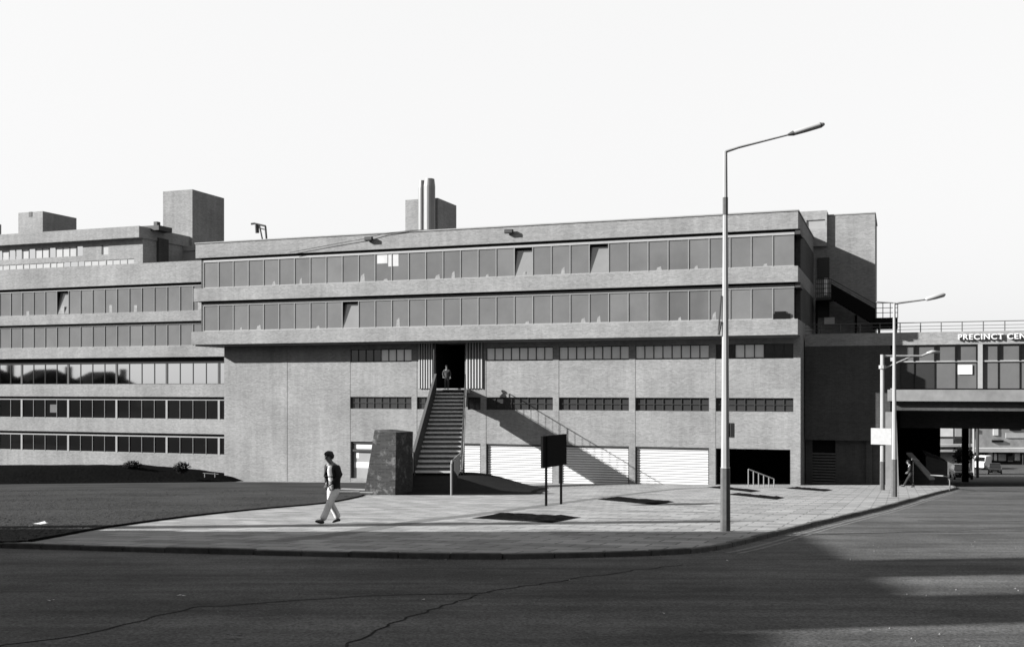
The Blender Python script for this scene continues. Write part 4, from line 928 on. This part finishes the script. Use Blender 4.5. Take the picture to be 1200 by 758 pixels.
# ------------------------------------------------------------ vehicles beyond the bridge
def car(px, py, Z, rz, m, label, L=4.1, H=1.38, van=False):
    z = gz(Z) - .09; e = empty('parked_car' if not van else 'parked_van', Matrix.Translation(((px - 600) / F * Z, Z, z)) @ Matrix.Rotation(rz, 4, 'Z'), label, 'car' if not van else 'van', 'vehicles beyond the bridge')
    h = L / 2; wd = .8
    prof = [(-h, .3), (-h, .72), (-h + .15, .85), (-h + .95, .92), (h - 1.0, .92), (h - .1, .86), (h, .7), (h, .3)] if not van else [(-h, .3), (-h, 1.0), (-h + .5, 1.15), (-h + .9, 1.95), (h, 1.98), (h, .3)]
    bm_ = MB(); n = len(prof)
    A = [bm_.bm.verts.new((x, -wd, y)) for x, y in prof]; B = [bm_.bm.verts.new((x, wd, y)) for x, y in prof]
    bm_.bm.faces.new(A); bm_.bm.faces.new(B[::-1])
    for i in range(n): bm_.bm.faces.new((A[i], B[i], B[(i + 1) % n], A[(i + 1) % n]))
    bm_.build('body', m, e, bevel=.06)
    if not van:
        c = MB(); c.hexa([(-h + .95, -wd + .03, .92), (h - .75, -wd + .03, .92), (h - .75, wd - .03, .92), (-h + .95, wd - .03, .92), (-h + 1.5, -wd + .18, H), (h - 1.3, -wd + .18, H), (h - 1.3, wd - .18, H), (-h + 1.5, wd - .18, H)]); c.build('cabin', 'glass_mid', e, bevel=.04)
        box('roof', (-h + 1.45, -wd + .15, H), (h - 1.25, wd - .15, H + .04), m, e, bevel=.02)
    else: MB().hexa([(-h + .5, -wd + .08, 1.2), (-h + .55, -wd + .08, 1.2), (-h + .55, wd - .08, 1.2), (-h + .5, wd - .08, 1.2), (-h + .84, -wd + .1, 1.85), (-h + .9, -wd + .1, 1.85), (-h + .9, wd - .1, 1.85), (-h + .84, wd - .1, 1.85)]).build('windscreen', 'glass_dark', e)
    for sx_ in (-h + .8, h - .85):
        for sy_ in (-1, 1):
            w_ = MB().tube([(sx_, sy_ * (wd - .12), .31), (sx_, sy_ * (wd + .03), .31)], .31, 14).build('wheel', 'tyre', e)
            MB().tube([(sx_, sy_ * (wd + .0), .31), (sx_, sy_ * (wd + .04), .31)], .17, 10).build('rim', 'steel', w_)
    for sy_ in (-1, 1): MB().tube([(-h + .05, sy_ * .58, .62), (-h - .03, sy_ * .58, .62)], .1, 10).build('headlight', 'lamp_glass', e)
    box('number_plate', (-h - .02, -.26, .38), (-h - .001, .26, .5), 'sign_white', e)
    return e
car(1126, 560, 101, R(75), 'car_dark', 'dark car parked at the left kerb beyond the bridge', 4.3)
car(1166, 554, 140, R(66), 'car_dark', 'small dark car out on the open road beyond the bridge', 3.5)
car(1151, 547, 158, R(48), 'car_light', 'pale van parked before the far shopfronts', 3.4, van=True)
# ------------------------------------------------------------ far buildings through the opening
fb_ = empty('far_shop_block', Matrix.Translation((75, 168, gz(168))), 'pale low shop block with a flat canopy across the far street', 'building')
z = gz(168)
W_ = lambda py, Z=166: (455 - py) / F * Z - z
fx0, fx1 = -7, 34
box('wall', (fx0, 1, W_(526)), (fx1, 12, W_(470)), 'far_wall', fb_)
box('canopy', (fx0, -1.4, W_(530)), (fx1, 1, W_(525.5)), 'far_pale', fb_)
for i, (x0, x1) in enumerate(((fx0, -2), (1.2, 2.0), (3.2, 6.5), (8.4, 9.6), (12, 15), (18, 20), (24, 30))): box('wall_panel', (x0, .9, W_(514 - (i % 2) * 3)), (x1, .99, W_(508 - (i % 2) * 14)), 'far_pale' if i % 2 == 0 else 'white', fb_)
box('pilaster', (7.2, .6, W_(526)), (9.0, .98, W_(480)), 'far_pale', fb_); box('pilaster', (13.5, .6, W_(526)), (16, .98, W_(498)), 'white', fb_)
box('shop_wall', (fx0, .3, -.3), (fx1, .8, W_(530)), 'dark', fb_)
random.seed(21); x = fx0
while x < 14:
    w_ = random.uniform(.35, 1.3); h0 = random.uniform(.25, .8); box('shop_window', (x, -.2 - random.random() * .8, h0), (x + w_, .2, h0 + random.uniform(.7, 1.5)), random.choice(['white', 'far_pale', 'white', 'far_wall', 'far_pale', 'dark']), fb_); x += w_ + random.uniform(.05, .35)
for x in (-4.6, -1.1, 4.9, 11.0): MB().tube([(x, -1.2, -.3), (x, -1.2, W_(530))], .07, 6).build('canopy_post', 'dark', fb_)
for x, y0, y1 in ((-6, 516, 512), (-3.4, 506, 502), (1.0, 519, 516.5), (3.8, 505, 501), (9.3, 518, 515)): box('window', (x, .8, W_(y0)), (x + 1.8, .995, W_(y1)), 'glass_dark', fb_)
fg = empty('far_glazed_block', Matrix.Translation((56, 135, gz(135))), 'grey framed block with large panes beyond the left side of the bridge', 'building')
z2 = gz(135); W2 = lambda py: (455 - py) / F * 135 - z2
box('wall', (-8, .5, -.5), (2.6, 10, W2(470)), 'far_wall', fg)
for i in range(3):
    for j in range(3): box('window', (-3.6 + i * 1.9, .3, W2(530) + .1 + j * 1.9), (-1.95 + i * 1.9, .48, W2(530) + 1.7 + j * 1.9), ('glass_pale', 'far_pale', 'glass_mid')[(i + 2 * j) % 3], fg)
MB().box((-3.6, -.6, W2(523)), (2.4, .2, W2(520))).box((-3.6, -.6, W2(529)), (2.4, .2, W2(526.5))).build('balcony_rail', 'far_pale', fg)
for i, (px, Z, h) in enumerate(((1136.5, 120, 8), (1141, 128, 7), (1145.5, 110, 6))):
    o = MB().tube([(0, 0, -.2), (0, 0, h)], .09 + .03 * i, 6).tube([(0, 0, h), (.9, 0, h + .2)], .05, 6).build('lamp_post', 'dark' if i != 1 else 'steel', M4=Matrix.Translation(((px - 600) / F * Z, Z, gz(Z) - .09)))
    tag(o, ['thin dark post just right of the bridge column', 'thin pale post between two dark ones beyond the bridge', 'thicker dark post farthest right of the three beyond the bridge'][i], 'post', 'thin posts beyond the bridge')
tb = MB(); leafball(tb, (0, 0, 2.2), (1.1, 1.0, 1.1), 900, .16); tr = empty('small_tree', ((1129 - 600) / F * 118, 118, gz(118)), 'small dark bushy tree beside the bridge column', 'tree')
tb.build('crown', 'leaf', tr, recalc=False); MB().tube([(0, 0, -.1), (.05, 0, 1), (0, 0, 2.3)], [.12, .09, .05], 7).build('trunk', 'bark', tr)

# ------------------------------------------------------------ neighbours outside the picture (they throw the long shadows and stand in the reflections; some are only added for shade)
def hall(name, x0, x1, y0, y1, h, label, m='brick_darkened'):
    b = MB().box((x0, y0, -8), (x1, y1, h)); o = b.build(name, m); tag(o, label, 'building', 'neighbouring blocks left of the road'); return o
hall('neighbouring_block', -48, -21, 6.5, 19.5, 8.9, 'plain dark brick block with a flat roof standing left of the road')
hall('neighbouring_block', -48, -21, -12, 6.4, 8.0, 'lower dark brick block with a flat roof nearest the viewer, left of the road')
tw = hall('neighbouring_tower', -29, -25, 5.8, 7.4, 17.5, 'slim brick tower, nearer of two rising above the left block'); hall('neighbouring_tower', -29, -25, 10.2, 12.1, 18.5, 'slim brick tower, farther of two rising above the left block')
hall('shade_block', -46, -21, 19.6, 22.4, 2.6, 'low unseen block added to shade the near left paving')  # added to darken the near left ground
hall('shadow_stack', -27, -25.8, 22.4, 23.3, 10.5, 'slim brick stack added past the left block for its thin shadow')  # unseen caster added for one thin shadow band
hall('sky_blocker', -9, 60, -40, -14, 15, 'tall unseen block added behind the viewer to cut sky light')  # added to block the sky and deepen foreground shade
hall('sky_blocker', -70, -12, -45, -18, 10, 'lower unseen block added behind the viewer, left, to cut sky light')  # second added block, darkens the shade further
random.seed(3)
for i in range(9):
    yy = 36 + i * 11; xx = -150 - i * 1.5; h = 6.1 + (i % 3) * .35; zg = gz(yy); e = empty('terraced_house', (xx, yy, zg), 'slate roofed brick house, number %s along a row far to the left' % ['first', 'second', 'third', 'fourth', 'fifth', 'sixth', 'seventh', 'eighth', 'ninth'][i], 'house', 'row of houses far to the left')
    box('wall', (-4, -5.5, -1), (4, 5.5, h - zg - 5.5 + 0), 'interior', e)
    t = h - zg - 5.5; MB().hexa([(-4.3, -6, t), (4.3, -6, t), (4.3, 6, t), (-4.3, 6, t), (-4.3, -.05, t + 2.8), (4.3, -.05, t + 2.8), (4.3, .05, t + 2.8), (-4.3, .05, t + 2.8)]).build('roof', 'interior', e)
    box('chimney', (-.5, -5.4, t), (.5, -4.4, t + 3.4), 'brick_darkened', e)
